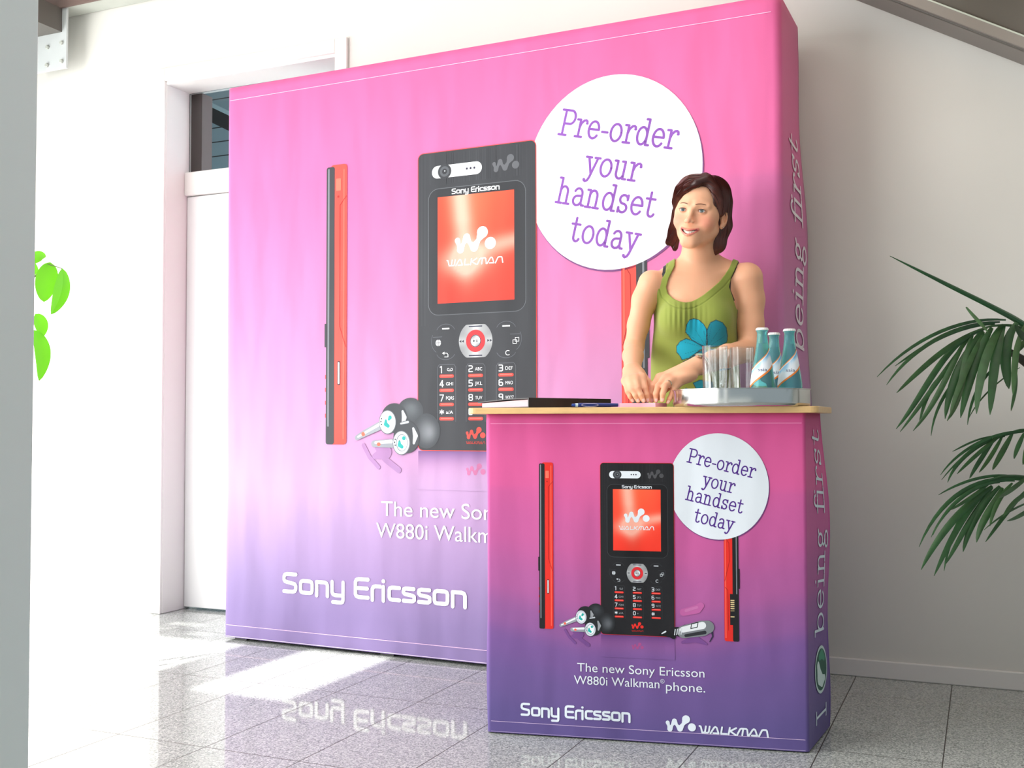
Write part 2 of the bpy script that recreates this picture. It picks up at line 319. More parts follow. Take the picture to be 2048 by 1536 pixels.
SE = {
 'S': (.82, [[(.66, .92), (.24, .92), (.12, .88), (.08, .78), (.08, .64), (.13, .56), (.24, .53), (.5, .48), (.62, .45), (.66, .37), (.66, .2), (.62, .12), (.52, .08), (.08, .08)]]),
 'o': (.78, [[(.2, .64), (.52, .64), (.61, .6), (.64, .52), (.64, .2), (.61, .11), (.52, .08), (.2, .08), (.11, .11), (.08, .2), (.08, .52), (.11, .6), (.2, .64)]]),
 'n': (.74, [[(.08, 0), (.08, .64), (.46, .64), (.56, .6), (.6, .5), (.6, 0)]]),
 'y': (.76, [[(.08, .7), (.08, .22), (.12, .12), (.22, .08), (.6, .08)], [(.6, .7), (.6, -.12), (.57, -.22), (.48, -.25), (.12, -.25)]]),
 'E': (.78, [[(.66, .92), (.24, .92), (.12, .88), (.08, .78), (.08, .2), (.12, .12), (.24, .08), (.66, .08)], [(.08, .5), (.62, .5)]]),
 'r': (.5, [[(.08, 0), (.08, .5), (.12, .6), (.22, .64), (.44, .64)]]),
 'i': (.26, [[(.08, 0), (.08, .64)], [(.07, .9), (.09, .9)]]),
 'c': (.64, [[(.54, .64), (.22, .64), (.11, .6), (.08, .5), (.08, .2), (.12, .11), (.22, .08), (.54, .08)]]),
 's': (.68, [[(.54, .64), (.18, .64), (.09, .6), (.08, .46), (.14, .39), (.46, .34), (.55, .3), (.56, .14), (.48, .08), (.08, .08)]]), ' ': (.34, [])}
WK = {'W': (1.22, [[(.0, .95), (.14, .9), (.3, .1), (.5, .1), (.62, .25), (.72, .95)], [(.5, .1), (.92, .1), (1.04, .25), (1.14, .95)]]), 'A': (1.1, [[(0, .05), (.42, .85), (.55, .95), (.7, .85), (.9, .1), (.32, .1)]]),
 'L': (.86, [[(.2, .95), (.08, .1), (.72, .1)]]), 'K': (1.0, [[(.2, .95), (.05, .05)], [(.9, .95), (.22, .5), (.82, .05)]]), 'M': (1.3, [[(0, .05), (.34, .85), (.48, .92), (1.02, .92), (1.12, .8), (1.18, .05)], [(.68, .9), (.56, .05)]]),
 'N': (1.05, [[(0, .05), (.34, .85), (.48, .92), (.78, .92), (.88, .8), (.98, .05)]])}
DG = {'1': (.4, [[(.12, .84), (.3, .94), (.3, 0)]]), '2': (.68, [[(.1, .92), (.46, .92), (.56, .84), (.56, .6), (.46, .52), (.2, .48), (.1, .38), (.1, .07), (.58, .07)]]),
 '3': (.68, [[(.1, .92), (.46, .92), (.56, .84), (.56, .58), (.48, .5), (.2, .5)], [(.48, .5), (.57, .42), (.57, .16), (.46, .07), (.1, .07)]]), '4': (.7, [[(.42, 0), (.42, .95), (.08, .28), (.6, .28)]]),
 '5': (.68, [[(.56, .92), (.12, .92), (.12, .52), (.46, .52), (.57, .44), (.57, .16), (.46, .07), (.1, .07)]]), '6': (.68, [[(.5, .92), (.22, .92), (.1, .8), (.1, .16), (.2, .07), (.46, .07), (.57, .16), (.57, .42), (.46, .52), (.1, .52)]]),
 '7': (.66, [[(.08, .92), (.58, .92), (.26, 0)]]), '8': (.68, [[(.2, .5), (.1, .6), (.1, .84), (.2, .92), (.48, .92), (.57, .84), (.57, .6), (.48, .5), (.2, .5), (.1, .4), (.1, .16), (.2, .07), (.48, .07), (.58, .16), (.58, .4), (.48, .5)]]),
 '9': (.68, [[(.57, .48), (.22, .48), (.1, .56), (.1, .84), (.2, .92), (.46, .92), (.57, .82), (.57, .2), (.48, .07), (.18, .07)]]), '0': (.68, [[(.2, .07), (.1, .18), (.1, .82), (.2, .92), (.47, .92), (.57, .82), (.57, .18), (.47, .07), (.2, .07)]]),
 '*': (.7, [[(.34, .2), (.34, .8)], [(.08, .35), (.6, .65)], [(.08, .65), (.6, .35)]]), '#': (.7, [[(.2, .15), (.2, .85)], [(.48, .15), (.48, .85)], [(.06, .35), (.62, .35)], [(.06, .65), (.62, .65)]])}
_tc = {}
def font2d(s):
    if s in _tc: return _tc[s]
    cu = bpy.data.curves.new('t', 'FONT'); cu.body = s; cu.size = 1; cu.resolution_u = 5; ob = bpy.data.objects.new('t', cu); COL.objects.link(ob)
    dg = bpy.context.evaluated_depsgraph_get(); me = bpy.data.meshes.new_from_object(ob.evaluated_get(dg))
    v = np.array([x.co[:2] for x in me.vertices]); f = [tuple(p.vertices) for p in me.polygons]
    bpy.data.objects.remove(ob); bpy.data.curves.remove(cu); bpy.data.meshes.remove(me); _tc[s] = (v, f); return v, f
ART_MAT = [m_fab]
class Art:
    "flat printing: 2D shapes laid on a surface by its map"
    def __init__(s, mp, m=None): s.mp = mp; s.mb = MB(); s.k = 0; s.m = m or ART_MAT[0]
    def raw(s, pts, faces, col, layer):
        s.k += 1; layer = layer+(s.k % 9)*.04      # overlapping strokes never share a plane
        c = [lin(col)]*len(pts) if not callable(col) else [lin(col(*p)) for p in pts]
        s.mb.add([s.mp(p[0], p[1], layer) for p in pts], faces, c)
    def poly(s, pts, col, layer=1): s.raw(pts, [tuple(range(len(pts)))], col, layer)
    def grid(s, x0, z0, x1, z1, nx, nz, col, layer=1):
        pts = [(x0+(x1-x0)*i/nx, z0+(z1-z0)*j/nz) for j in range(nz+1) for i in range(nx+1)]
        s.raw(pts, [(j*(nx+1)+i, j*(nx+1)+i+1, (j+1)*(nx+1)+i+1, (j+1)*(nx+1)+i) for j in range(nz) for i in range(nx)], col, layer)
    def rrect(s, x0, z0, x1, z1, r, col, layer=1):
        s.poly(s.rr(x0, z0, x1, z1, r), col, layer)
    @staticmethod
    def rr(x0, z0, x1, z1, r):
        p = []
        for cx, cz, a in ((x1-r, z1-r, 0), (x0+r, z1-r, 90), (x0+r, z0+r, 180), (x1-r, z0+r, 270)): p += A(cx, cz, r, r, a, a+90, 6)
        return p
    def ell(s, cx, cz, rx, rz, col, layer=1, n=40, rot=0):
        c, q = math.cos(rot), math.sin(rot); s.poly([(cx+rx*math.cos(t)*c-rz*math.sin(t)*q, cz+rx*math.cos(t)*q+rz*math.sin(t)*c) for t in np.linspace(0, 2*pi, n, endpoint=False)], col, layer)
    def ring(s, cx, cz, ro, ri, col, layer=1, n=40, asp=1):
        p = [(cx+ro*math.cos(t), cz+ro*asp*math.sin(t)) for t in np.linspace(0, 2*pi, n, endpoint=False)]+[(cx+ri*math.cos(t), cz+ri*asp*math.sin(t)) for t in np.linspace(0, 2*pi, n, endpoint=False)]
        s.raw(p, [(i, (i+1) % n, n+(i+1) % n, n+i) for i in range(n)], col, layer)
    def blob(s, pts, col, layer=1):      # chain of circles joined by tapering bands
        for i, (x, z, r) in enumerate(pts):
            s.ell(x, z, r, r, col, layer, 18)
            if i:
                X, Z, Q = pts[i-1]; d = math.hypot(x-X, z-Z) or 1e-9; nx, nz = -(z-Z)/d, (x-X)/d
                s.poly([(X+nx*Q, Z+nz*Q), (x+nx*r, z+nz*r), (x-nx*r, z-nz*r), (X-nx*Q, Z-nz*Q)], col, layer)
    def stroke(s, pts, w, col, layer=1, rnd=True):
        if rnd: s.blob([(x, z, w/2) for x, z in pts], col, layer); return
        for (X, Z), (x, z) in zip(pts[:-1], pts[1:]):
            d = math.hypot(x-X, z-Z) or 1e-9; nx, nz = -(z-Z)/d*w/2, (x-X)/d*w/2
            s.poly([(X+nx, Z+nz), (x+nx, z+nz), (x-nx, z-nz), (X-nx, Z-nz)], col, layer)
    def glyphs(s, txt, font, x, z, h, w, col, layer=1, ang=0, shear=0, hx=None, width=None, center=False):
        "strokes font, h = cap height; ang turns the line"
        tot = sum(font[c][0] for c in txt); hx = hx or h
        if width: hx = width/tot
        c_, s_ = math.cos(ang), math.sin(ang); pen = -tot/2 if center else 0
        for ch_ in txt:
            adv, st = font[ch_]
            for pl in st:
                q = [((pen+a+shear*b)*hx, b*h) for a, b in pl]
                s.stroke([(x+a*c_-b*s_, z+a*s_+b*c_) for a, b in q], w, col, layer)
            pen += adv
    def text(s, txt, x, z, h, col, layer=1, width=None, center=False):
        v, f = font2d(txt); v = v.copy(); x0, x1 = v[:, 0].min(), v[:, 0].max(); sc = h/.73; sx = (width/(x1-x0)) if width else sc
        q = [((a-x0-(x1-x0)/2*center)*sx+x, b*sc+z) for a, b in v]; s.raw(q, f, col, layer)
    def logo(s, cx, cz, w, col, layer=1):
        k = w/330.; P = [(390, 835, 22), (400, 868, 15), (414, 903, 29), (438, 862, 15), (465, 815, 28), (490, 858, 15), (525, 895, 32), (560, 842, 18), (592, 788, 44)]
        s.blob([(cx+(x-535)*k, cz-(y-850)*k, r*k) for x, y, r in P], col, layer); s.ell(cx+(655-535)*k, cz-(872-850)*k, 44*k, 44*k, col, layer)
    def done(s, name, parent, label=None):
        o = s.mb.build(name, s.m, parent, cols=True)
        if label: o['label'] = label
        return o
def mixc(a, b, t): t = min(1, max(0, t)); t = t*t*(3-2*t); return tuple(a[i]+(b[i]-a[i])*t for i in range(3))
def ramp(stops, z):
    for (z0, c0), (z1, c1) in zip(stops[:-1], stops[1:]):
        if z <= z1: return mixc(c0, c1, (z-z0)/(z1-z0))
    return stops[-1][1]
def print_colour(X, Z):
    "the printed gradient, in the artwork's own measure"
    s = [(0., (96, 82, 140)), (.12, (106, 84, 144)), (.22, (118, 84, 148)), (.30, (144, 88, 150)), (.40, (172, 90, 152)), (.56, (194, 90, 152)), (.78, (214, 90, 150)), (.95, (206, 80, 140))]
    k = abs(X)/.45; c = ramp(s, Z-.09*max(0, k-.35)*(1 if Z < .7 else 0)); return c

def artwork(mp, root, full=True, bgc=print_colour):
    "handset, side views, earphones, badge, slogan; measured from the handset's centre line"
    ink = (28, 28, 32) if full else (48, 50, 56); ink2 = (18, 18, 22) if full else (38, 40, 46); red = (226, 44, 36) if full else (240, 70, 60); wht = (226, 232, 240) if full else (244, 246, 250)
    # badge
    b = Art(mp); b.ell(.2280, .7165, .1375, .1475, lambda x, z: mixc(bgc(x, z), (70, 40, 100), .6), 1, 64); b.ell(.2265, .7195, .137, .1475, wht if full else (240, 240, 246), 2, 72)
    bd = b.done('round_badge', root, 'white round badge'); b = Art(mp)
    pur = (84, 44, 138) if full else (134, 76, 172); an = -.235
    for tx, (x, z), h in (('Pre-order', (.2325, .7655), .038), ('your', (.225, .7115), .038), ('handset', (.2135, .664), .038), ('today', (.211, .609), .038)):
        pass
        b.glyphs(tx, SLAB, x, z, h, .0037, pur, 3, ang=an, hx=.0308 if tx != 'handset' else .0315, center=True)
    b.done('badge_lettering', bd, 'purple slab serif lettering')
    # left side view
    s = Art(mp); x0, x1, z0, z1 = -.2815, -.2405, .307, .783
    s.rrect(x0+.008, z0, x1, z1, .006, red, 3); s.rrect(x0, z0, x0+.0165, z1-.003, .004, ink, 4); s.rrect(x0+.003, z0+.03, x0+.0062, z1-.006, .001, (120, 124, 132), 5)
    s.rrect(x1-.022, z1-.045, x1-.012, z1-.024, .001, (250, 110, 90), 5); s.stroke([(x1-.001, z1-.055), (x1-.014, z1-.07), (x1-.014, z0+.20), (x1-.002, z0+.165)], .0012, (170, 24, 24), 5)
    s.rrect(x1-.0185, z0+.10, x1-.0125, z0+.141, .0029, (60, 30, 40), 5); s.rrect(x1-.017, z0+.102, x1-.014, z0+.139, .0014, (240, 240, 244), 6)
    s.stroke([(x1-.006, z0+.01), (x1-.006, z1-.01)], .003, (245, 96, 80), 4); s.rrect(x0-.003, z0+.165, x0+.001, z0+.205, .001, ink, 5)
    for k in range(4): s.rrect(x0-.0015, z0+.045+k*.022, x0, z0+.052+k*.022, .0005, red, 5)
    s.ell(x1-.0175, z1-.055, .002, .002, (170, 24, 24), 5)
    s.done('printed_side_view', root, 'printed red and black edge of the handset, left of it')
    s = Art(mp); x0, x1, z0, z1 = .240, .2795, .293, .60
    s.rrect(x0, z0, x1-.008, z1, .006, red, 1); s.rrect(x1-.0165, z0, x1, z1, .004, ink, 1.4); s.stroke([(x0+.004, z0+.01), (x0+.004, z1-.01)], .003, (245, 96, 80), 1.5)
    s.rrect(x1-.007, z0+.13, x1-.004, z1, .001, (120, 124, 132), 1.8); s.poly([(x1-.024, z0+.045), (x1-.01, z0+.045), (x1-.01, z0+.13), (x1-.024, z0+.13)], ink, 1.6)
    for k in range(9): s.rrect(x1-.0225, z0+.066+k*.0056, x1-.012, z0+.0692+k*.0056, .0006, (214, 190, 140), 1.8)
    s.stroke([(x0+.008, z0+.28), (x0+.014, z0+.27), (x0+.015, z0+.22), (x0+.002, z0+.165)], .0012, (150, 20, 20), 1.7); s.stroke([(x0+.003, z0+.148), (x0+.01, z0+.14), (x0+.011, z0+.03)], .0012, (150, 20, 20), 1.7)
    s.rrect(x1-.001, z0+.145, x1+.003, z0+.2, .001, ink, 1.6)
    s.done('printed_side_view', root, 'printed black and red edge of the handset, under the badge')
    # handset
    s = Art(mp); s.rrect(-.1045, .298, .1045, .7835, .010, red, 5); s.rrect(-.1035, .299, .1035, .7825, .009, ink, 6)
    rr = random.Random(3)
    for k in range(70):
        x = rr.uniform(-.100, .100); g = rr.uniform(-7, 12); c = tuple(max(0, v+g) for v in ink); s.grid(x, .50 if abs(x) > .085 else .73, x+.0012, .779, 1, 1, c, 6.4)
    hs = s.done('printed_handset', root, 'large printed black handset seen from the front' if not full else 'printed black handset seen from the front')
    s = Art(mp); s.stroke(s.rr(-.0845, .517, .0865, .7225, .018)+[(.0865, .7045)], .0011, (96, 100, 106) if not full else (60, 64, 68), 7); s.rrect(-.084, .5175, .086, .722, .0175, ink2, 7.2); s.done('screen_bezel', hs)
    def scr(x, z):
        u, v = (x+.0675)/.135, (z-.5355)/.173
        R, O, Wt = (232, 48, 34), (250, 96, 60), (250, 214, 196)
        c = mixc(R, O, .2+.7*v*(1-abs(u-.5)))
        w = math.exp(-((u-.30-.12*(1-v))/.17)**2)*(.15+.85*min(1, v*1.3))+.9*math.exp(-((u-.35)/.4)**2-((v-.38)/.16)**2)+.85*math.exp(-((u-1.)/.5)**2-((v-.44-.1*u)/.10)**2)
        return mixc(c, Wt, min(1, w)*.66)
    s = Art(mp); s.grid(-.0675, .5355, .0672, .7085, 26, 34, scr, 8); sc = s.done('screen', hs, 'glowing orange and white printed screen')
    s = Art(mp); s.logo(0., .632, .072, wht, 9); s.done('screen_emblem', sc); s = Art(mp); s.glyphs('WALKMAN', WK, -.0505, .5945, .0105, .0019, wht, 9, width=.099); s.done('screen_lettering', sc); s = Art(mp); s.glyphs('Sony Ericsson', SE, -.042, .7115, .0086, .0016, wht, 9, width=.085); s.done('maker_lettering', hs)
    s = Art(mp); s.rrect(-.078, .7395, .0115, .760, .0101, wht, 7); s.ell(-.055, .7497, .0122, .0122, (52, 54, 60), 7.6); s.ell(-.055, .7497, .0085, .0085, (84, 88, 94), 8); s.ell(-.055, .7497, .0045, .0045, (40, 42, 48), 8.4); s.ell(-.0545, .7505, .0012, .0012, (190, 195, 200), 8.8)
    for k in range(3): s.ell(-.015+k*.0066, .7502, .0018, .0019, (40, 34, 60), 7.6)
    s.logo(.053, .7505, .046, tuple(v+48 for v in ink), 7); s.done('camera_strip', hs, 'white camera strip with round lens')
    # navigation pad
    s = Art(mp); cz = .473; n = 72; pts = []; 
    for k in range(n):
        th = 2*pi*k/n; pts.append((.0295*math.cos(th), cz+max(-.0262, min(.0262, .0315*math.sin(th)))))
    def met(x, z):
        th = math.atan2(z-cz, x); v = 150+70*abs(math.cos(2*th))*(1 if abs(math.sin(th)) > .7 else .5)-30*abs(math.sin(4*th)); return (v, v+2, v+5)
    fan = [(0, cz)]+pts; s.raw(fan, [(0, i+1, (i+1) % n+1) for i in range(n)], met, 7)
    s.ring(0, cz, .0168, .0094, (222, 44, 52), 8, asp=1.06); s.ell(0, cz, .0092, .0098, (40, 42, 60), 7.7); s.raw([(0, cz)]+[(.0083*math.cos(2*pi*k/24), cz+.0089*math.sin(2*pi*k/24)) for k in range(24)], [(0, i+1, (i+1) % 24+1) for i in range(24)], lambda x, z: (lambda v: (v, v, v+4))(190+45*math.sin(2*math.atan2(z-cz, x)+.6)), 8)
    for q in (1, -1):
        s.stroke([(-.011, cz+q*.0232), (.011, cz+q*.0232)], .0018, (44, 44, 70), 8)
        for d in (0, .0045): s.poly([(q*(.0205+d), cz+.0022), (q*(.0205+d), cz-.0022), (q*(.0245+d), cz)] if not full else [(q*.021, cz+.0012), (q*.021, cz-.0012), (q*.0275, cz-.0012), (q*.0275, cz+.0012)], (50, 50, 62), 8)
    s.poly([(-.004, cz+.002), (-.004, cz-.0024), (-.0005, cz)], (50, 52, 60), 9); s.rrect(.001, cz-.002, .0018, cz+.002, .0003, (50, 52, 60), 9); s.rrect(.0028, cz-.002, .0036, cz+.002, .0003, (50, 52, 60), 9)
    s.done('navigation_pad', hs, 'silver navigation pad with red ring')
    # soft keys and icons
    s = Art(mp); gl = (92, 96, 104) if not full else (52, 56, 60)
    for sx, dz in ((-1, 0), (1, 0)):
        s.rrect(sx*.053-.0065, .4935, sx*.053+.0065, .4957, .0003, wht, 7); s.stroke(A(sx*.053, .4885, .017, .0135, 20, 160, 10), .0008, gl, 7); s.stroke(A(sx*.053, .457, .017, .0125, -20, -160, 10), .0008, gl, 7)
        s.stroke([(sx*.068-.008, .4815), (sx*.068+.008, .4815)], .0008, gl, 7); s.stroke(A(sx*.062, .4745, .017, .02, 90-sx*60, 90-sx*150, 10), .0008, gl, 7)
    s.ell(-.0665, .472, .0048, .0054, wht, 7); s.stroke([(-.0713, .472), (-.0617, .472)], .0006, ink, 7.6); s.stroke([(-.0665, .4666), (-.0665, .4774)], .0006, ink, 7.6); s.stroke(A(-.0665, .472, .0026, .0052, 0, 360), .0005, ink, 7.6)
    for q in (0, 1): s.stroke([(.0645+q*.004, .4665+q*.0035), (.0705+q*.004, .4665+q*.0035), (.0705+q*.004, .4725+q*.0035), (.0645+q*.004, .4725+q*.0035), (.0645+q*.004, .4665+q*.0035)], .0008, wht, 7)
    s.stroke([(-.049, .449), (-.049, .453), (-.051, .455), (-.056, .455)], .0010, wht, 7); s.stroke([(-.049, .449), (-.055, .449)], .0010, wht, 7); s.poly([(-.0555, .4575), (-.0555, .4525), (-.0595, .455)], wht, 7)
    s.text('C', .0515, .4485, .0085, wht, 7); s.done('soft_key', hs, 'white printed soft key icons')
    # key pad
    kb = Art(mp); kl = Art(mp); lett = [['oo', 'ABC', 'DEF'], ['GHI', 'JKL', 'MNO'], ['PQRS', 'TUV', 'WXYZ'], ['a/A', '+', '']]; dig = ['123', '456', '789', '*0#']; lc = wht if not full else (150, 156, 162)
    for r in range(4):
        zb = .418-.0228*r
        for c in range(3):
            xc = (-.0515, 0., .0525)[c]; kb.rrect(xc-.0130, zb-.0026, xc+.0130, zb+.0026, .0025, red, 7); kb.rrect(xc-.0105, zb-.0001, xc+.0105, zb+.0012, .0006, (255, 120, 110), 7.6)
            kl.glyphs(dig[r][c], DG, xc-.0130, zb+.0056, .0108, .0016, wht, 7, hx=.0128)
            t_ = lett[r][c]
            if t_ == 'oo': kl.stroke(A(xc+.003, zb+.0105, .0018, .002, 0, 360, 10), .0007, lc, 7); kl.stroke(A(xc+.009, zb+.0105, .0018, .002, 0, 360, 10), .0007, lc, 7); kl.stroke([(xc+.003, zb+.0084), (xc+.009, zb+.0084)], .0007, lc, 7)
            elif t_: kl.text(t_, xc-.001, zb+.0078, .0056, lc, 7, width=min(.0142, .0042*len(t_)))
    for xc in (-.0515, 0., .0525): kb.stroke([(xc-.0165, .345), (xc-.0165, .432), (xc-.0135, .4365), (xc+.0135, .4365), (xc+.0165, .432), (xc+.0165, .345)], .0008, gl, 6.8)
    kb.done('key_bar', hs, 'red bars and thin outlines under the digits'); kl.done('key_lettering', hs, 'white digits and letters of the key pad')
    s = Art(mp); s.logo(0, .3255, .034, red, 7); s.glyphs('WALKMAN', WK, -.0165, .3095, .0040, .0009, tuple(v*.75 for v in red), 7, width=.033); s.done('handset_emblem', hs, 'red emblem and word near the foot of the handset')
    # reflection of the handset, part of the print
    s = Art(mp); s.grid(-.1035, .235, .1035, .2975, 8, 10, lambda x, z: mixc(bgc(x, z), (78, 48, 110), .6*((z-.235)/.0625)**2.2), 1); s.logo(0, .268, .034, mixc(bgc(0, .268), (200, 60, 110), .45), 2); s.done('printed_reflection', root)
    # earphones
    s = Art(mp); dk = (34, 36, 40) if full else (62, 66, 72); dk2 = (60, 64, 70) if full else (96, 102, 108)
    def fan(cx, cz, rx, rz, cin, cout, ox, oz, layer, rot=0):
        rings = 7; n = 32; pts = []; co = []
        for k in range(rings+1):
            t = k/rings
            for j in range(n):
                a = 2*pi*j/n; x = cx+ox*(1-t)+rx*t*math.cos(a); z = cz+oz*(1-t)+rz*t*math.sin(a); pts.append((x, z)); co.append(lin(mixc(cin, cout, t)))
        fs = [(k*n+j, k*n+(j+1) % n, (k+1)*n+(j+1) % n, (k+1)*n+j) for k in range(rings) for j in range(n)]
        s.mb.add([s.mp(p[0], p[1], layer) for p in pts], fs, co)
    sh = lambda x, z: mixc(bgc(x, z), (84, 50, 120), .30 if not full else .45)
    s.blob([(-.165, .295, .012), (-.185, .288, .005)], sh, 2); s.stroke([(-.207, .306), (-.195, .286), (-.178, .270)], .007, sh, 2); s.stroke([(-.18, .302), (-.165, .283), (-.14, .266)], .010, sh, 2)
    fan(-.118, .362, .024, .022, dk2, dk, .002, .006, 7); fan(-.088, .330, .025, .0285, (130, 134, 140) if not full else (96, 100, 106), dk, .006, -.002, 8)
    s.blob([(-.219, .3185, .0042), (-.205, .3255, .0055), (-.176, .338, .0068)], (150, 154, 164), 8.6); s.blob([(-.217, .320, .0015), (-.176, .3405, .0025)], (236, 238, 244), 9); s.ell(-.207, .3245, .0035, .0035, (240, 104, 80), 9.2)
    fan(-.148, .351, .0245, .0245, dk, dk, 0, 0, 8.4); s.blob([(-.132, .338, .002), (-.129, .352, .0045), (-.132, .362, .002)], (200, 204, 210) if not full else (150, 154, 160), 8.8)
    fan(-.1245, .320, .0245, .0265, dk, dk, 0, 0, 9.6); s.blob([(-.111, .31, .002), (-.108, .322, .0045), (-.112, .334, .002)], (200, 204, 210) if not full else (150, 154, 160), 9.9); s.blob([(-.135, .342, .0015), (-.122, .3445, .002)], (190, 196, 204), 9.9)
    s.blob([(-.186, .3085, .0055), (-.151, .3095, .0072)], (150, 154, 164), 9.4); s.blob([(-.183, .3105, .0022), (-.153, .3125, .003)], (236, 238, 244), 9.8); s.ell(-.177, .308, .0036, .0032, (240, 104, 80), 9.9)
    for cx, cz in ((-.160, .3445), (-.134, .3105)):
        s.ell(cx, cz, .0165, .0200, dk2, 10); s.ell(cx-.0003, cz, .0152, .0187, (206, 210, 222), 10.2); s.ell(cx+.0008, cz, .0105, .0138, (60, 74, 92), 10.4); s.ell(cx+.0010, cz, .0097, .0130, (238, 246, 248), 10.6)
        s.blob([(cx+.0045, cz+.0075, .0034), (cx+.0025, cz+.0045, .0022)], (32, 172, 168), 10.8); s.blob([(cx-.0035, cz+.0025, .0020), (cx-.0035, cz-.0035, .0036), (cx+.001, cz-.0065, .003)], (32, 172, 168), 10.8)
        for k in range(3): s.ell(cx-.0128+.0012*abs(k-1), cz-.004+.0048*k, .0012, .0012, (40, 40, 50), 10.8)
    s.done('printed_earphone', root, 'printed black and silver earphones')
    if full:
        s = Art(mp); s.blob([(.125, .285, .004), (.16, .296, .010), (.19, .283, .003)], sh, 2); s.blob([(.205, .322, .003), (.208, .305, .0018), (.200, .290, .0014)], (44, 40, 66), 3)
        s.blob([(.063, .303, .004), (.078, .308, .009), (.092, .306, .009), (.1, .300, .007)], (16, 18, 22), 7); s.blob([(.068, .307, .0015), (.078, .313, .0022)], (220, 226, 232), 7.5)
        s.blob([(.100, .316, .0105), (.122, .313, .0145), (.135, .317, .0175)], (22, 24, 28), 8); s.blob([(.128, .314, .0175), (.180, .326, .0215), (.194, .330, .018)], (120, 124, 130), 8.4); s.blob([(.126, .320, .008), (.180, .334, .010)], (222, 226, 230), 8.8); s.blob([(.134, .304, .004), (.186, .315, .005)], (40, 42, 48), 8.8)
        for k in range(4): s.blob([(.103+k*.006, .305+k*.0008, .0013), (.105+k*.006, .320+k*.001, .0013)], (206, 212, 218), 9)
        s.stroke([(.148, .324), (.166, .329), (.168, .342), (.150, .337), (.148, .324)], .0022, (30, 32, 40), 9.2)
        s.done('printed_connector', root, 'printed silver plug connector')
        s = Art(mp); s.blob([(.128, .368, .010), (.165, .378, .012), (.176, .388, .009)], (184, 94, 156), 2); s.blob([(.135, .373, .004), (.165, .383, .004)], (192, 110, 166), 3); s.done('printed_ghost_plug', root, 'faint pink plug shape')
    # words
    s = Art(mp); s.text('The new Sony Ericsson', -.1725, .1905, .0255, wht, 3, width=.357, ); s.text('W880i Walkman', -.182, .1545, .0255, wht, 3, width=.242); s.text('phone.', .078, .1495, .0255, wht, 3, width=.108); s.ring(.0682, .1745, .0058, .0048, wht, 3); s.text('R', .0657, .1718, .0056, wht, 3, width=.0045)
    s.done('slogan', root, 'white two line slogan')

# ------------------------------------------------------------------ fabric boxes
rb = .442-.415; DB = 3.9306*.9; NBv = Vector((math.sin(rb), math.cos(rb), 0)); TBv = Vector((math.cos(rb), -math.sin(rb), 0))
rc = .2229-.415; DC = 3.3751*.9; NCv = Vector((math.sin(rc), math.cos(rc), 0)); TCv = Vector((math.cos(rc), -math.sin(rc), 0))
COVER_MAT = [m_fab]
def fabric_box(name, root, Nv, Tv, D, u0, u1, z0, z1, depth, du1, du0, colf, bulge, rad=.02, stepz=.03, taper=None):
    "cover with soft vertical corners: plan runs left-back, left, front, right, right-back"
    plan = []
    for k in range(7): t = k/6; plan.append((u0+du0*(1-t), depth*(1-t)+rad*t, 'L', 1-t))
    for k in range(1, 5): a = pi/2*k/5; plan.append((u0+rad*(1-math.cos(a)), rad*(1-math.sin(a)), 'F', 0))
    nf = max(2, int((u1-u0)/.03))
    for k in range(nf+1): plan.append((u0+rad+(u1-u0-2*rad)*k/nf, 0, 'F', 0))
    for k in range(1, 5): a = pi/2*k/5; plan.append((u1-rad*(1-math.sin(a)), rad*(1-math.cos(a)), 'F', 0))
    for k in range(0, 11): t = k/10; plan.append((u1+du1*t, rad+(depth-rad)*t, 'R', t))
    nz = int((z1-z0)/stepz); v = []; c = []
    for j in range(nz+1):
        z = z0+(z1-z0)*j/nz
        for (u, d, side, t) in plan:
            bu, bd = bulge(u, d, z, side, t)
            p = Nv*(D+d+bd)+Tv*(u+bu); v.append((p.x, p.y, z)); c.append(lin(colf(u, z, side, t)))
    n = len(plan); f = [(j*n+i, j*n+i+1, (j+1)*n+i+1, (j+1)*n+i) for j in range(nz) for i in range(n-1)]
    f += [((j+1)*n, j*n, j*n+n-1, (j+1)*n+n-1) for j in range(nz)]     # back
    f += [tuple(range(nz*n, nz*n+n))]
    return mk(name, v, f, COVER_MAT[0], root, c, smooth=False)
def side_letters(root, mp, txt, x, z, h, hx, w, col, name, **kw):
    s = Art(mp); s.glyphs(txt, SLAB, x, z, h, w, col, 3, ang=pi/2, hx=hx, **kw); return s.done(name, root, 'white lettering running up the side')

# big backdrop
ART_MAT[0] = COVER_MAT[0] = m_fab2
uB0, uB1 = -3.008, -.690; zB1 = 2.312
org = NBv*(DB+.15)+TBv*(-1.85)
back = thing('pop_up_backdrop', (org.x, org.y, 0), 'tall pink to purple fabric backdrop wall with large printed handset', 'backdrop')
def mapB(X, Z, l):
    p = NBv*(DB-.0012-.00035*l)+TBv*(-1.822+2.385*X); return (p.x, p.y, .093+2.344*Z)
def bgB(X, Z):      # print colour with pale light haze painted in, strongest low down
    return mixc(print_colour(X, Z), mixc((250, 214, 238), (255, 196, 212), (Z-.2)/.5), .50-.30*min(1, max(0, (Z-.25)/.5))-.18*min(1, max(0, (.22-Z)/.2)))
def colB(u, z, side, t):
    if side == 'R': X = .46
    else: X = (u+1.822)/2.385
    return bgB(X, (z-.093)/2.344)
    return c
def bulB(u, d, z, side, t):
    if side == 'R': return (.034*math.sin(min(1, max(0, (2.25-z)/1.3))*pi/2)*(t**.7)+.006*math.sin(z*9)*t, 0)
    if side == 'L': return (-.004*math.sin(z*7), 0)
    return (0, 0)
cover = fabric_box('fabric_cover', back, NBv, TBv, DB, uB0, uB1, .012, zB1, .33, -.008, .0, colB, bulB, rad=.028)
for p in cover.data.polygons: p.use_smooth = len(p.vertices) == 4
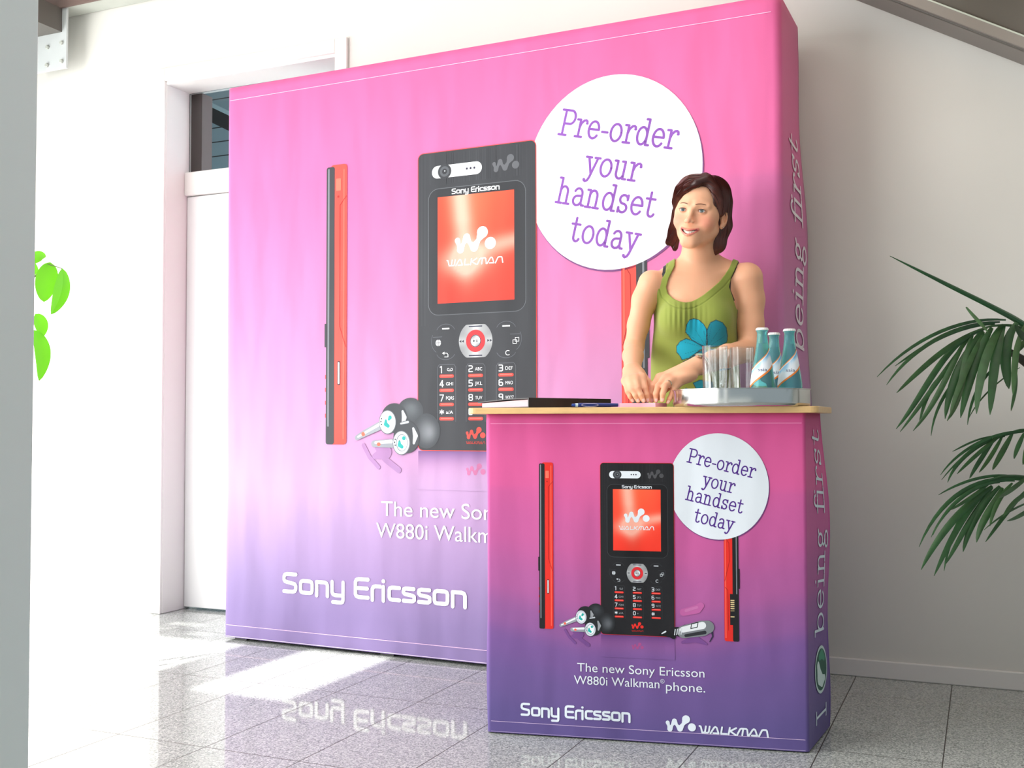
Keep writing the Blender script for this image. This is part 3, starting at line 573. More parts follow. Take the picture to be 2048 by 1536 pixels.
artwork(mapB, back, full=False, bgc=bgB)
s = Art(lambda X, Z, l: (lambda p: (p.x, p.y, Z))(NBv*(DB-.0012-.00035*l)+TBv*X))
s.glyphs('Sony Ericsson', SE, -2.702, .213, .083, .0150, (250, 250, 253), 3, width=.848); s.done('brand_lettering', back, 'white maker lettering along the foot')
s = Art(lambda X, Z, l: (lambda p: (p.x, p.y, Z))(NBv*(DB-.0012-.00035*l)+TBv*X))
mpS = s.mp
for zz, zc in ((.062, (240, 200, 230)), (2.258, (250, 190, 222)), (.016, (232, 214, 240))): s = Art(mpS); s.stroke([(uB0+.02, zz), (uB1-.03, zz)], .0022, zc, 1, rnd=False); s.done('hem_stitching', back, 'pale stitched hem line')
def mapBs(x, z, l):      # side face: x = distance back from the front corner, z height
    d = x; t = (d-.028)/(.33-.028); bu, _ = bulB(0, d, z, 'R', t); p = NBv*(DB+d)+TBv*(uB1-.008*t+bu+.0025+.0003*l); return (p.x, p.y, z)
def mapBside(x, z, l): return mapBs(x, z, l)
for wd_, of in (('being', 0), ('first', 3.84)): side_letters(back, mapBside, wd_, .245, 1.129+of*.114, .150, .114, .0115, (236, 226, 234), 'side_lettering', shear=.12)
m_clip = mat('black_plastic', (26, 24, 26), .4)
for px, py in ((778, 118), (1130, 56)):
    c = onplane(px, py, NBv, DB+.03); o = MB(); o.box((-.028, 0, -.012), (.028, .02, .006), fr=lambda x, y, z: Vector((c[0], c[1], zB1+.004))+TBv*x+NBv*y+Vector((0, 0, z))); bevel(o.build('frame_clip', m_clip, back), .002)
for u in (-2.93, -2.22, -1.5, -.8):
    o = MB(); o.box((-.03, 0, 0), (.03, .06, .014), fr=lambda x, y, z: NBv*(DB+.02+y)+TBv*(u+x)+Vector((0, 0, z))); o.build('frame_foot', m_clip, back)

# counter
ART_MAT[0] = COVER_MAT[0] = m_fab
uC0, uC1 = -.765, .137; zC1 = .923
org = NCv*(DC+.17)+TCv*(-.3)
cnt = thing('promotion_counter', (org.x, org.y, 0), 'pink to purple fabric promotion counter with a pale wooden top', 'counter')
def mapC(X, Z, l):
    p = NCv*(DC-.0008-.0002*l)+TCv*(-.3275+X); return (p.x, p.y, Z)
def colC(u, z, side, t): return print_colour((u+.3275) if side != 'R' else .47, z)
def bulC(u, d, z, side, t):
    if side == 'R': return (.012*math.sin(z/.92*pi)*t+.006*math.sin(z*11+1)*t+.006*(1-z)*t, 0)
    if side == 'L': return (-.004*math.sin(z*9), 0)
    return (0, 0)
cc = fabric_box('fabric_cover', cnt, NCv, TCv, DC, uC0, uC1, .004, zC1, .27, .058, .0, colC, bulC, rad=.012, stepz=.02)
for p in cc.data.polygons: p.use_smooth = len(p.vertices) == 4
artwork(mapC, cnt, full=True)
mC2 = lambda X, Z, l: (lambda p: (p.x, p.y, Z))(NCv*(DC-.0008-.0002*l)+TCv*X)
s = Art(mC2); s.glyphs('Sony Ericsson', SE, -.665, .0565, .0365, .0066, (226, 234, 244), 3, width=.318)
s.done('brand_lettering', cnt, 'white maker lettering along the foot')
s = Art(mC2); s.logo(-.209, .0575, .083, (226, 234, 244), 3); s.glyphs('WALKMAN', WK, -.158, .0375, .0205, .0048, (226, 234, 244), 3, width=.186); s.done('player_lettering', cnt, 'white round wave emblem and word at the foot')
for zz, zc in ((.036, (216, 190, 226)), (.895, (240, 160, 205)), (.007, (180, 160, 205))): s = Art(mC2); s.stroke([(uC0+.012, zz), (uC1-.012, zz)], .0013, zc, 1, rnd=False); s.done('hem_stitching', cnt, 'pale stitched hem line')
def mapCs(x, z, l):
    t = (x-.012)/(.27-.012); bu, _ = bulC(0, x, z, 'R', t); p = NCv*(DC+x)+TCv*(uC1+.058*t+bu+.0016+.0002*l); return (p.x, p.y, z)
for wd_, of in (('being', 0), ('first', 3.84)): side_letters(cnt, mapCs, wd_, .20, .286+of*.0895, .115, .0895, .0075, (214, 226, 236), 'side_lettering', shear=.12)
side_letters(cnt, mapCs, 'I', .20, .052, .115, .0895, .0075, (214, 226, 236), 'side_lettering')
s = Art(mapCs)
s.ell(.150, .195, .075, .066, (196, 214, 214), 3, 40); s.ell(.150, .195, .067, .058, (26, 84, 70), 4, 40); s.blob([(.115, .21, .014), (.125, .18, .024), (.155, .162, .018), (.185, .165, .009)], (206, 224, 222), 5); s.blob([(.135, .232, .010), (.165, .236, .014), (.19, .22, .009)], (60, 140, 110), 5); s.done('side_emblem', cnt, 'green and silver round emblem on the side')
# wooden top: outline in plan
def plan_pts(o=0.):
    c = [(-.818, -.030), (.168, -.030), (.226, .305), (-.80, .305)]; out = []
    for i in range(4):
        p = Vector(c[i]); a = (Vector(c[i-1])-p).normalized(); b = (Vector(c[(i+1) % 4])-p).normalized(); r = .028 if i in (0, 1) else .012
        for k in range(7):
            t = k/6; q = (p+a*r)*(1-t)**2+p*2*t*(1-t)+(p+b*r)*t*t; out.append(q)
    return out
pp = plan_pts(); o = MB(); v = []
for z in (zC1, zC1+.018):
    for q in pp: w_ = NCv*(DC+q.y)+TCv*q.x; v.append((w_.x, w_.y, z))
n = len(pp); o.add(v, [tuple(range(n))[::-1], tuple(range(n, 2*n))]+[(i, (i+1) % n, n+(i+1) % n, n+i) for i in range(n)])
tp = bevel(o.build('wooden_top', m_wood, cnt), .002, 2); tp['label'] = 'pale beech counter top'
ZT = zC1+.018

# ------------------------------------------------------------------ things on the counter
m_chrome = mat('brushed_tray_steel', (205, 205, 203), .16, 1.)
m_paper = add_noise(mat('pink_page_edges', (240, 205, 212), .8), 60, .05, stretch=(1, 1, 30))
def quad_frame(C, L_, R_):     # C near corner, unit vectors along the left and right faces
    return lambda a, b, z: Vector(C)+L_*a+R_*b+Vector((0, 0, z))
def cam_dir(dx, dz): return (R_*dx+Fw*dz).normalized()
def ctop(px, dep, z=None): p = PV(px, 813, dep); p[2] = z if z is not None else ZT; return p
# ledger
al = math.radians(50); C0 = ctop(1057, 3.085); Lv = cam_dir(-math.cos(al), math.sin(al)); Rv = cam_dir(math.sin(al), math.cos(al)); fr = quad_frame(C0, Lv, Rv)
t = thing('ledger_book', fr(.12, .19, 0), 'black hardcover ledger with thick pink page edges lying at the left of the counter', 'book')
bl, bw, bt = .236, .335, .0285
o = MB(); o.box((.003, .012, .003), (bl-.006, bw-.006, bt-.004), fr=fr); pg = o.build('page_block', m_paper, t)
o = MB(); o.box((0, 0, 0), (bl, bw, .003), fr=fr); bevel(o.build('back_cover', m_black, t), .001)
o = MB(); n = 12
v = []
for zz in (0, .003):
    for k in range(n+1):
        a = bl*k/n; sag = -.009*(k/n)**2
        for b in (0, bw): v.append(fr(a, b, bt-.003+zz+sag))
m2 = 2*(n+1); f = []
for k in range(n):
    i = 2*k; f += [(i, i+1, i+3, i+2), (m2+i, m2+i+2, m2+i+3, m2+i+1), (i, i+2, m2+i+2, m2+i), (i+1, m2+i+1, m2+i+3, i+3)]
f += [(0, m2, m2+1, 1), (2*n, 2*n+1, m2+2*n+1, m2+2*n)]; o.add(v, f); o.build('front_cover', m_black, t)
for vv in pg.data.vertices:     # pages follow the sagging cover
    q = (vv.co+t.location-Vector(C0)).dot(Lv)
    if vv.co.z > .01: vv.co.z -= .009*(max(0, q)/bl)**2
o = MB(); o.box((-.002, -.0005, 0), (.0025, bw, bt+.0005), fr=fr); bevel(o.build('spine', m_black, t), .001)
# sticky pad
al = math.radians(35); C1 = ctop(1311, 3.055); Lv = cam_dir(-math.cos(al), math.sin(al)); Rv = cam_dir(math.sin(al), math.cos(al)); fr = quad_frame(C1, Lv, Rv)
PADZ = ZT+.0125
o = MB(); o.box((0, 0, 0), (.1175, .072, .0125), fr=fr); pad = tag(bevel(o.build('note_pad', mat('pink_note_paper', (240, 176, 196), .7), loc=fr(.05, .035, 0)), .0008), 'block of pink sticky notes under the fingertips of the woman', 'note pad')
# pen
a = Vector(ctop(1145, 3.045, ZT+.0065)); b = Vector(ctop(1236, 3.060, ZT+.0065)); dpen = (b-a).normalized()
t = thing('ball_pen', (a+b)/2-Vector((0, 0, .0065)), 'dark blue pen with pale clip lying in front of the ledger', 'pen')
o = MB(); o.tube([a+dpen*.014, a+dpen*.02, b-dpen*.03, b], [.0052, .0062, .006, .005], 14); o.build('barrel', mat('navy_plastic', (28, 44, 116), .3), t, smooth=True)
o = MB(); o.tube([a+dpen*.008, a+dpen*.0185], [.0050, .0056], 14); o.build('pale_ring', mat('pale_plastic', (196, 210, 214), .3), t)
o = MB(); o.tube([a-dpen*.002, a+dpen*.008], [.0036, .0046], 12); o.build('push_button', mat('blue_plastic', (34, 70, 150), .3), t)
o = MB(); side = (R_*0-Fw).normalized()
lp = [a+dpen*(.050+.024*math.cos(th)-.006*0)+Vector((0, 0, .0045*math.sin(th)))+side*.0072 for th in np.linspace(0, 2*pi, 22)]
o.tube(lp, .0007, 6, cap=False); o.build('clip', mat('pale_clip', (206, 196, 220), .3), t)

# tray
TD = 3.045; cT = Vector(ctop(1482, TD)); TR = .191
t = thing('serving_tray', cT, 'round shiny steel tray holding glasses and bottles', 'tray')
o = MB(); h = .047
o.lathe([(0, .0), (TR-.006, .0), (TR-.001, .004), (TR, .010), (TR, h-.001), (TR+.0025, h), (TR+.0025, h+.0018), (TR-.001, h+.0018), (TR-.0022, h-.002), (TR-.0022, .010), (TR-.007, .003), (0, .003)], cT, 96)
o.build('tray_body', m_chrome, t, smooth=True)
TB = ZT+.0032

# drinking glasses
m_clear = mat('clear_glass', (250, 252, 252), .0)
def thin_glass(m):
    nt = m.node_tree; nt.nodes.remove(P_(m)); tr_n = N(m, 'ShaderNodeBsdfTransparent'); tr_n.inputs[0].default_value = (.965, .98, .98, 1); gn = N(m, 'ShaderNodeBsdfGlossy'); gn.inputs['Roughness'].default_value = .02
    lw = N(m, 'ShaderNodeLayerWeight'); pw = N(m, 'ShaderNodeMath', operation='POWER'); L(m, lw.outputs['Facing'], pw.inputs[0]); pw.inputs[1].default_value = 3.2; fn = N(m, 'ShaderNodeMath', operation='MULTIPLY_ADD'); L(m, pw.outputs[0], fn.inputs[0]); fn.inputs[1].default_value = .75; fn.inputs[2].default_value = .05; mn = N(m, 'ShaderNodeMixShader'); L(m, fn.outputs[0], mn.inputs[0]); L(m, tr_n.outputs[0], mn.inputs[1]); L(m, gn.outputs[0], mn.inputs[2]); L(m, mn.outputs[0], nt.nodes['Material Output'].inputs[0])
thin_glass(m_clear)
def tumbler(px, dep, label, H=.168, Rt=.0355):
    c = Vector(ctop(px, dep, TB)); o = MB(); n = 64; r0 = Rt-.0025
    prof = [(0, 0), (r0-.002, 0), (r0, .002), (Rt, H-.001), (Rt-.0006, H), (Rt-.0016, H-.0005), (r0-.002, .014), (r0-.005, .011), (0, .0105)]
    k = len(prof); v = []
    for i, (r, z) in enumerate(prof):
        for j in range(n):
            th = 2*pi*j/n; fl = (1-.002*(.5+.5*math.cos(14*th))) if (3 < i < 8 or 1 < i < 4) and z < H*.93 else 1; v.append(c+Vector((r*fl*math.cos(th), r*fl*math.sin(th), z)))
    f = [(i*n+j, i*n+(j+1) % n, (i+1)*n+(j+1) % n, (i+1)*n+j) for i in range(k-1) for j in range(n)]
    o.add(v, f); ob = o.build('drinking_glass', m_clear, loc=c, smooth=True); tag(ob, label, 'glass', 'empty glasses on the tray'); return ob
tumbler(1430.5, 3.01, 'empty clear tumbler at the front left of the tray, nearest the wrist watch')
tumbler(1485.5, 3.02, 'empty clear tumbler at the front of the tray, beside the bottles', .165, .0325)
tumbler(1441, 3.10, 'empty clear tumbler standing behind the left front tumbler', .166, .0335)

# water bottles
m_bottle = mat('aqua_glass', (176, 240, 240), .0, Transmission_Weight=.88, IOR=1.2)
m_water = mat('water', (225, 248, 250), .0, Transmission_Weight=1., IOR=1.12)
m_cap = mat('white_crown_cap', (232, 230, 228), .3)
PROF = [(.0325, .0), (.0345, .004), (.0345, .045), (.0335, .062), (.030, .088), (.0245, .120), (.0195, .148), (.0160, .172), (.0145, .188), (.0140, .202), (.0158, .205), (.0158, .210), (.0135, .213)]
def brad(z):
    for (r0, z0), (r1, z1) in zip(PROF[:-1], PROF[1:]):
        if z <= z1: return r0+(r1-r0)*max(0, (z-z0)/(z1-z0))
    return PROF[-1][0]
def make_bottle(c, label, rot=0.):
    c = Vector(c); t = thing('water_bottle', c, label, 'bottle', 'water bottles on the tray')
    o = MB(); inn = [(max(.001, r-.0022), max(z, .005)) for r, z in PROF[::-1]]; o.lathe([(0, 0)]+PROF+inn+[(0, .005)], c, 48); o.build('glass_body', m_bottle, t, smooth=True)
    o = MB(); pw = [(0, .0056)]+[(brad(z)-.0026, z) for z in (.006, .04, .06, .09, .12, .150, .172)]+[(0, .172)]; o.lathe(pw, c, 40); o.build('water', m_water, t, smooth=True)
    o = MB(); n = 42; v = []
    cp = [(.0, .2085, 0), (.0172, .2085, 1), (.0166, .2125, .6), (.0150, .2150, 0), (.0, .2158, 0)]
    for r, z, w_ in cp:
        for j in range(n): th = 2*pi*j/n; rr_ = r+(.0009*w_ if j % 2 else -.0003*w_); v.append(c+Vector((rr_*math.cos(th), rr_*math.sin(th), z)))
    o.add(v, [(i*n+j, i*n+(j+1) % n, (i+1)*n+(j+1) % n, (i+1)*n+j) for i in range(len(cp)-1) for j in range(n)]); o.build('crown_cap', m_cap, t)
    # label: slanting band round the cone
    th0 = math.atan2(-Fw.y, -Fw.x)+rot; nth, nh = 60, 22
    def bpos(a, z, e=.0006):      # a: angle from the viewer side, + to image right
        r = brad(z)+e; th = th0+a; return c+Vector((r*math.cos(th), r*math.sin(th), z))
    def lo(a): return .078+.021*max(-1.2, min(1.2, a))*1.1
    v = []; co = []
    for j in range(nh+1):
        for i in range(nth+1):
            a = -2.3+4.6*i/nth; z0 = lo(a); z1 = z0+.052-.004*a*0; q = j/nh; z = z0+(z1-z0)*q; v.append(bpos(a, z))
            if q < .11: k_ = (240, 130, 40)
            elif q > .95: k_ = (240, 140, 60)
            elif q > .90: k_ = (244, 246, 248)
            else:
                w_ = math.sin(a*3.1+q*5)*.5+math.sin(a*7-q*3)*.25; k_ = mixc((236, 242, 250), (70, 170, 226), max(0, min(1, (q-.55)*1.5+w_*.35+(a>0)*.25*q)))
            co.append(lin(k_))
    o = MB(); o.add(v, [(j*(nth+1)+i, j*(nth+1)+i+1, (j+1)*(nth+1)+i+1, (j+1)*(nth+1)+i) for j in range(nh) for i in range(nth)], co); lb = o.build('label', m_paint, t, cols=True, smooth=True)
    s = Art(lambda x, z, l: bpos(x, z, .0009+.00001*l), m_paint); s.text('ssia', -.42, .0935, .0098, (44, 60, 110), 1, width=.86); s.done('label_lettering', lb)
    return t
make_bottle(ctop(1526, 2.965, TB), 'aqua glass water bottle with white cap, leftmost of the three on the tray', -.25)
make_bottle(ctop(1549.5, 3.13, TB), 'aqua glass water bottle with white cap, half hidden behind the other two', -.15)
make_bottle(ctop(1580.5, 3.0, TB), 'aqua glass water bottle with white cap, rightmost on the tray', -.2)

# ------------------------------------------------------------------ woman
m_person_loc = Vector(PV(1400, 844, 3.42)); PLOC = Vector((m_person_loc.x, m_person_loc.y, 0))
prs = thing('person', PLOC, 'smiling woman in a green sleeveless top standing behind the counter, hands on the note pad', 'person')
def J(px, py, y): return np.array(PV(px, py, 3.42+y))
RX, RF, RU = np.array(R_[:]), np.array(Fw[:]), np.array([0, 0, 1.])
def vy(x, y, z): return RX*x+RF*y+RU*z
def smin(a, b, k):
    h = np.clip(.5+.5*(b-a)/k, 0, 1); return b*(1-h)+a*h-k*h*(1-h)
class SDF:
    def __init__(s): s.p = []
    def cone(s, a, b, r1, r2=None, k=.01, op='u'):
        a, b = np.array(a, float), np.array(b, float); r2 = r1 if r2 is None else r2
        s.p.append(('c', op, k, (a+b)/2, np.linalg.norm(b-a)/2+max(r1, r2), (a, b, r1, r2))); return s
    def chain(s, pts, rs, k=.01, op='u'):
        for i in range(len(pts)-1): s.cone(pts[i], pts[i+1], rs[i], rs[i+1], k, op)
    def ell(s, c, r, Mt=None, k=.01, op='u'):
        s.p.append(('e', op, k, np.array(c, float), max(r), (np.array(c, float), np.array(r, float), np.eye(3) if Mt is None else Mt))); return s
    def one(s, q, P):
        if q[0] == 'c':
            a, b, r1, r2 = q[5]; ba = b-a; pa = P-a; t = np.clip(pa@ba/max(1e-12, ba@ba), 0, 1); return np.linalg.norm(pa-t[:, None]*ba, axis=1)-(r1+(r2-r1)*t)
        c, r, Mt = q[5]; l = (P-c)@Mt.T; k0 = np.linalg.norm(l/r, axis=1); k1 = np.linalg.norm(l/(r*r), axis=1)+1e-9; return k0*(k0-1)/k1
    def ev(s, P, c=None, R=None, far=.3):
        d = np.full(len(P), far)
        for q in s.p:
            if c is not None and np.linalg.norm(q[3]-c) > q[4]+R+q[2]+.02: continue
            e = s.one(q, P)
            if q[1] == 'u': d = smin(d, e, q[2])
            else: d = -smin(-d, e, q[2])
        return d
    def bounds(s, pad=.03):
        u = [q for q in s.p if q[1] == 'u']; lo = np.min([q[3]-q[4] for q in u], 0)-pad; hi = np.max([q[3]+q[4] for q in u], 0)+pad; return lo, hi
def surface_net(ev, lo, hi, h, B=16):
    "block-wise surface nets of ev(points, centre, radius)"
    nb = np.ceil((hi-lo)/(h*B)).astype(int); diag = h*B*math.sqrt(3)/2
    g = np.stack(np.meshgrid(*[np.arange(B+1)]*3, indexing='ij'), -1).reshape(-1, 3)
    V = []; I = []; Q = []
    S = np.array([2000*2000, 2000, 1], np.int64)
    cen = np.stack(np.meshgrid(*[np.arange(k) for k in nb], indexing='ij'), -1).reshape(-1, 3)
    cw = lo+(cen+.5)*h*B; dc = ev(cw, None, None); act = cen[np.abs(dc) < diag*1.7+.01]
    for b in act:
        c = lo+(b+.5)*h*B; d = ev(lo+(g+b*B)*h, c, diag).reshape(B+1, B+1, B+1)
        sg = d < 0
        if sg.all() or not sg.any(): continue
        # cells
        cs = [(i, j, k) for i in (0, 1) for j in (0, 1) for k in (0, 1)]
        cnt_ = sum(sg[i:B+i, j:B+j, k:B+k].astype(int) for i, j, k in cs); m_ = (cnt_ > 0) & (cnt_ < 8); ce = np.argwhere(m_)
        if len(ce):
            acc = np.zeros((len(ce), 3)); num = np.zeros(len(ce))
            for a_ in cs:
                for ax in range(3):
                    if a_[ax]: continue
                    b_ = list(a_); b_[ax] = 1; d0 = d[ce[:, 0]+a_[0], ce[:, 1]+a_[1], ce[:, 2]+a_[2]]; d1 = d[ce[:, 0]+b_[0], ce[:, 1]+b_[1], ce[:, 2]+b_[2]]
                    x = (d0 < 0) != (d1 < 0); t = np.where(x, d0/np.where(x, d0-d1, 1), 0); p = np.tile(np.array(a_, float), (len(ce), 1)); p[:, ax] += t
                    acc += p*x[:, None]; num += x
            V.append(lo+(ce+b*B+acc/num[:, None])*h); I.append(((ce+b*B+1)@S))
        for ax in range(3):
            sl0 = [slice(0, B)]*3; sl1 = [slice(0, B)]*3; sl1[ax] = slice(1, B+1)
            s0 = sg[tuple(sl0)]; s1 = sg[tuple(sl1)]; e = np.argwhere(s0 != s1)
            if not len(e): continue
            fl = s0[e[:, 0], e[:, 1], e[:, 2]]; u_, w_ = [(1, 2), (2, 0), (0, 1)][ax]; E = (e+b*B+1)
            du = np.zeros(3, int); du[u_] = 1; dw = np.zeros(3, int); dw[w_] = 1
            q = np.stack([E@S, (E-du)@S, (E-du-dw)@S, (E-dw)@S], 1); q[~fl] = q[~fl][:, ::-1]; Q.append(q)
    V = np.concatenate(V); I = np.concatenate(I); Q = np.concatenate(Q)
    o_ = np.argsort(I); I = I[o_]; V = V[o_]; ix = np.searchsorted(I, Q); ix = np.clip(ix, 0, len(I)-1); ok = (I[ix] == Q).all(1); return V, ix[ok]
def fastmesh(name, V, F, m, parent, cols=None):
    me = bpy.data.meshes.new(name); base = np.array(thing_loc(parent)); n = len(V)
    me.vertices.add(n); me.vertices.foreach_set('co', (V-base).astype(np.float32).ravel()); me.loops.add(len(F)*4); me.loops.foreach_set('vertex_index', F.astype(np.int32).ravel())
    me.polygons.add(len(F)); me.polygons.foreach_set('loop_start', np.arange(0, len(F)*4, 4, dtype=np.int32)); me.polygons.foreach_set('loop_total', np.full(len(F), 4, np.int32)); me.update(calc_edges=True); me.shade_smooth()
    if cols is not None:
        at = me.color_attributes.new('Col', 'FLOAT_COLOR', 'POINT'); a = np.ones((n, 4), np.float32); a[:, :3] = cols; at.data.foreach_set('color', a.ravel())
    me.materials.append(m); o = bpy.data.objects.new(name, me); COL.objects.link(o); o.parent = parent; return o
def linv(c): return np.array(lin(c))

# head frame
yaw_h, roll_h, pit_h = math.radians(27), math.radians(10.5), math.radians(7)
Fh = -RF*math.cos(yaw_h)-RX*math.sin(yaw_h); Lh = RX*math.cos(yaw_h)-RF*math.sin(yaw_h)
Fh, Uh = Fh*math.cos(pit_h)-RU*math.sin(pit_h), RU*math.cos(pit_h)+Fh*math.sin(pit_h)
rv = -RF
def rot_about(v, ax, a): return v*math.cos(a)+np.cross(ax, v)*math.sin(a)+ax*(ax@v)*(1-math.cos(a))
Fh, Lh, Uh = [rot_about(v, rv, -roll_h) for v in (Fh, Lh, Uh)]
HM = np.stack([Lh, Fh, Uh])        # rows: world -> head local
HC = J(1401, 427, -.035); HS = .975
def H(x, y, z): return HC+(Lh*x+Fh*y+Uh*z)*HS
def hl(P): return (P-HC)@HM.T/HS

body = SDF()
def he(c, r, k=.012, op='u'): body.ell(H(*c), [q*HS for q in r], HM, k, op)
def hc(a, b, r1, r2, k=.008, op='u'): body.cone(H(*a), H(*b), r1*HS, r2*HS, k, op)
he((0, -.008, .030), (.073, .093, .084)); he((0, .022, -.030), (.064, .064, .084), .02); he((0, .045, .035), (.055, .045, .055), .02)
for q in (-1, 1):
    hc((q*.050, .0, -.052), (q*.010, .070, -.099), .015, .012, .028)
    he((q*.041, .060, -.036), (.024, .022, .022), .02)
    he((q*.050, .040, -.005), (.018, .03, .02), .02)
    hc((q*.012, .088, .016), (q*.046, .074, .016), .008, .006, .014)
hc((-.010, .076, -.098), (.010, .076, -.098), .016, .016, .022)
he((0, .078, -.070), (.027, .020, .021), .02)
for q in (-1, 1):
    he((q*.032, .101, -.001), (.016, .014, .011), .012, 's')
hc((0, .083, .012), (0, .1060, -.033), .0060, .0080, .010); he((0, .1075, -.0355), (.0085, .0090, .0080), .006)
for q in (-1, 1):
    he((q*.0102, .099, -.0385), (.0066, .0090, .0062), .005); he((q*.0062, .1045, -.0485), (.0034, .0052, .0030), .003, 's')
    he((q*.0315, .0755, -.001), (.0145, .0125, .0118), .004)      # eyelids
    he((q*.0315, .0905, -.0015), (.0130, .012, .0038), .0015, 's')
# smiling mouth
def mouth(x): return np.array([x, .0985-.016*(x/.027)**2-.0, -.0725+.0125*(abs(x)/.027)**1.8])
def lipc(up): return [mouth(x)+np.array([0, .001, (.0066 if up else -.0078)*(1-(abs(x)/.029)**2)]) for x in np.linspace(-.027, .027, 9)]
LIPU, LIPL = lipc(True), lipc(False)
for Ls, r in ((LIPU, .0024), (LIPL, .0032)):
    for i in range(8): hc(Ls[i], Ls[i+1], r*(1-.5*abs(i-4)/4)+.0006, r*(1-.5*abs(i+1-4)/4)+.0006, .0045)
mx = [mouth(x) for x in np.linspace(-.0235, .0235, 9)]
for i in range(8):
    ra = .0048*(1-(abs(i-4)/4.6)**2); rb_ = .0048*(1-(abs(i+1-4)/4.6)**2)
    for dy in (.004, -.001, -.006): hc(mx[i]+[0, dy, 0], mx[i+1]+[0, dy, 0], ra, rb_, .0016, 's')
# ears
for q in (-1, 1):
    he((q*.0785, -.008, -.012), (.0105, .0175, .030), .006); he((q*.082, -.001, -.008), (.006, .009, .017), .004, 's'); he((q*.077, .003, -.037), (.0055, .008, .009), .005)
# neck and shoulders
nk0 = J(1399, 478, -.0); nk1 = J(1398, 530, .02)
body.cone(nk0, nk1, .050, .052, .02)
body.cone(H(0, -.02, -.05), J(1398, 500, .0), .046, .05, .02)
shL, shR = J(1303, 567, .01), J(1494, 556, .0)
body.cone(J(1392, 560, .035), J(1312, 572, .02), .050, .040, .03); body.cone(J(1402, 556, .035), J(1484, 560, .015), .050, .042, .03)
body.cone(J(1395, 522, .03), J(1340, 556, .03), .036, .034, .03); body.cone(J(1402, 520, .03), J(1460, 546, .025), .036, .036, .03)
TORSO0 = len(body.p)
rot2 = lambda a: np.stack([RX*math.cos(a)+RF*math.sin(a), -RX*math.sin(a)+RF*math.cos(a), RU])
Mt = rot2(-.12)
body.ell(J(1391, 610, .03), (.130, .092, .150), Mt, .03); body.ell(J(1389, 700, .035), (.116, .088, .17), Mt, .04); body.ell(J(1390, 812, .04), (.135, .10, .16), Mt, .04)
body.ell(J(1356, 640, -.04), (.055, .050, .058), Mt, .03); body.ell(J(1424, 640, -.045), (.056, .050, .060), Mt, .03)
# collar bones
body.cone(J(1388, 556, -.028), J(1335, 548, -.012), .006, .005, .012); body.cone(J(1406, 556, -.030), J(1468, 541, -.018), .006, .005, .012)
ARM0 = len(body.p)
# her right arm (image left)
elL, wrL = J(1268, 694, .015), J(1265, 742, -.225)
body.chain([shL, J(1289, 600, .02), J(1277, 650, .03), elL], [.043, .039, .034, .030], .014)
body.chain([elL, J(1266, 712, -.07), wrL], [.030, .031, .0245], .014)
# her left arm (image right)
elR, wrR = J(1499, 700, -.02), J(1399, 731, -.255)
body.chain([shR, J(1500, 600, .01), J(1501, 650, .0), elR], [.050, .045, .041, .037], .014)
body.chain([elR, J(1455, 712, -.12), J(1425, 722, -.19), wrR], [.037, .035, .029, .0245], .014)
def finger(pts, rs, k=.0035, root_k=.012):
    body.cone(pts[0], pts[1], rs[0], rs[1], root_k)
    for i in range(1, len(pts)-1): body.cone(pts[i], pts[i+1], rs[i], rs[i+1], k)
HAND0 = len(body.p)
# right hand
kn = [J(1250.5, 762, -.283), J(1261, 759, -.297), J(1272.5, 757, -.302), J(1285, 755, -.296)]
pp_ = [J(1255.5, 783, -.312), J(1264.5, 779, -.33), J(1275.5, 777, -.335), J(1290, 777, -.325)]
dd_ = [J(1260.5, 793, -.318), J(1271, 791, -.338), J(1282, 790, -.342), J(1293, 790, -.333)]
tt_ = [J(1265, 801.5, -.318), J(1276, 801.5, -.338), J(1287, 801.5, -.342), J(1295, 801, -.333)]
for i, K in enumerate(kn):
    body.cone(wrL+RX*(-.012+.008*i), K, .017, .0108, .012)
for i in range(4): finger([kn[i], pp_[i], dd_[i], tt_[i]], [.0104, .0088, .0076, .0064] if i else [.0095, .0078, .0068, .0056])
finger([J(1282, 748, -.24), J(1296, 764, -.275), J(1298, 786, -.295), J(1299, 797, -.30)], [.013, .010, .0085, .0068])
# left hand
kn2 = [J(1319, 755, -.275), J(1331, 757, -.298), J(1342, 763, -.308), J(1351, 772, -.308)]
pp2 = [J(1305.5, 772, -.305), J(1316, 772, -.328), J(1330, 773, -.342), J(1345, 786, -.336)]
dd2 = [J(1303.5, 788, -.312), J(1311.5, 788, -.336), J(1325.5, 788, -.350), J(1339.5, 797, -.342)]
tt2 = [J(1303.5, 801, -.312), J(1312, 801, -.336), J(1324, 800.5, -.350), J(1335.5, 804.5, -.342)]
for i, K in enumerate(kn2): body.cone(wrR+vy(-.008, -.004, .009-.006*i), K, .0175, .0108, .012)
body.ell(J(1372, 752, -.285), (.035, .03, .019), np.stack([vy(.86, .3, -.0)*1.0/np.linalg.norm(vy(.86, .3, 0)), vy(-.3, .86, 0)/np.linalg.norm(vy(-.3, .86, 0)), RU]), .012)
for i in range(4): finger([kn2[i], pp2[i], dd2[i], tt2[i]], [.0104, .0090, .0080, .0066] if i < 3 else [.0095, .0080, .0070, .0058])
finger([J(1372, 748, -.25), J(1345, 768, -.262), J(1326, 783, -.272), J(1318, 796, -.28)], [.014, .011, .009, .0072])
allp = body.p
lo, hi = body.bounds(.02)
V, F = surface_net(body.ev, lo, hi, .0017)
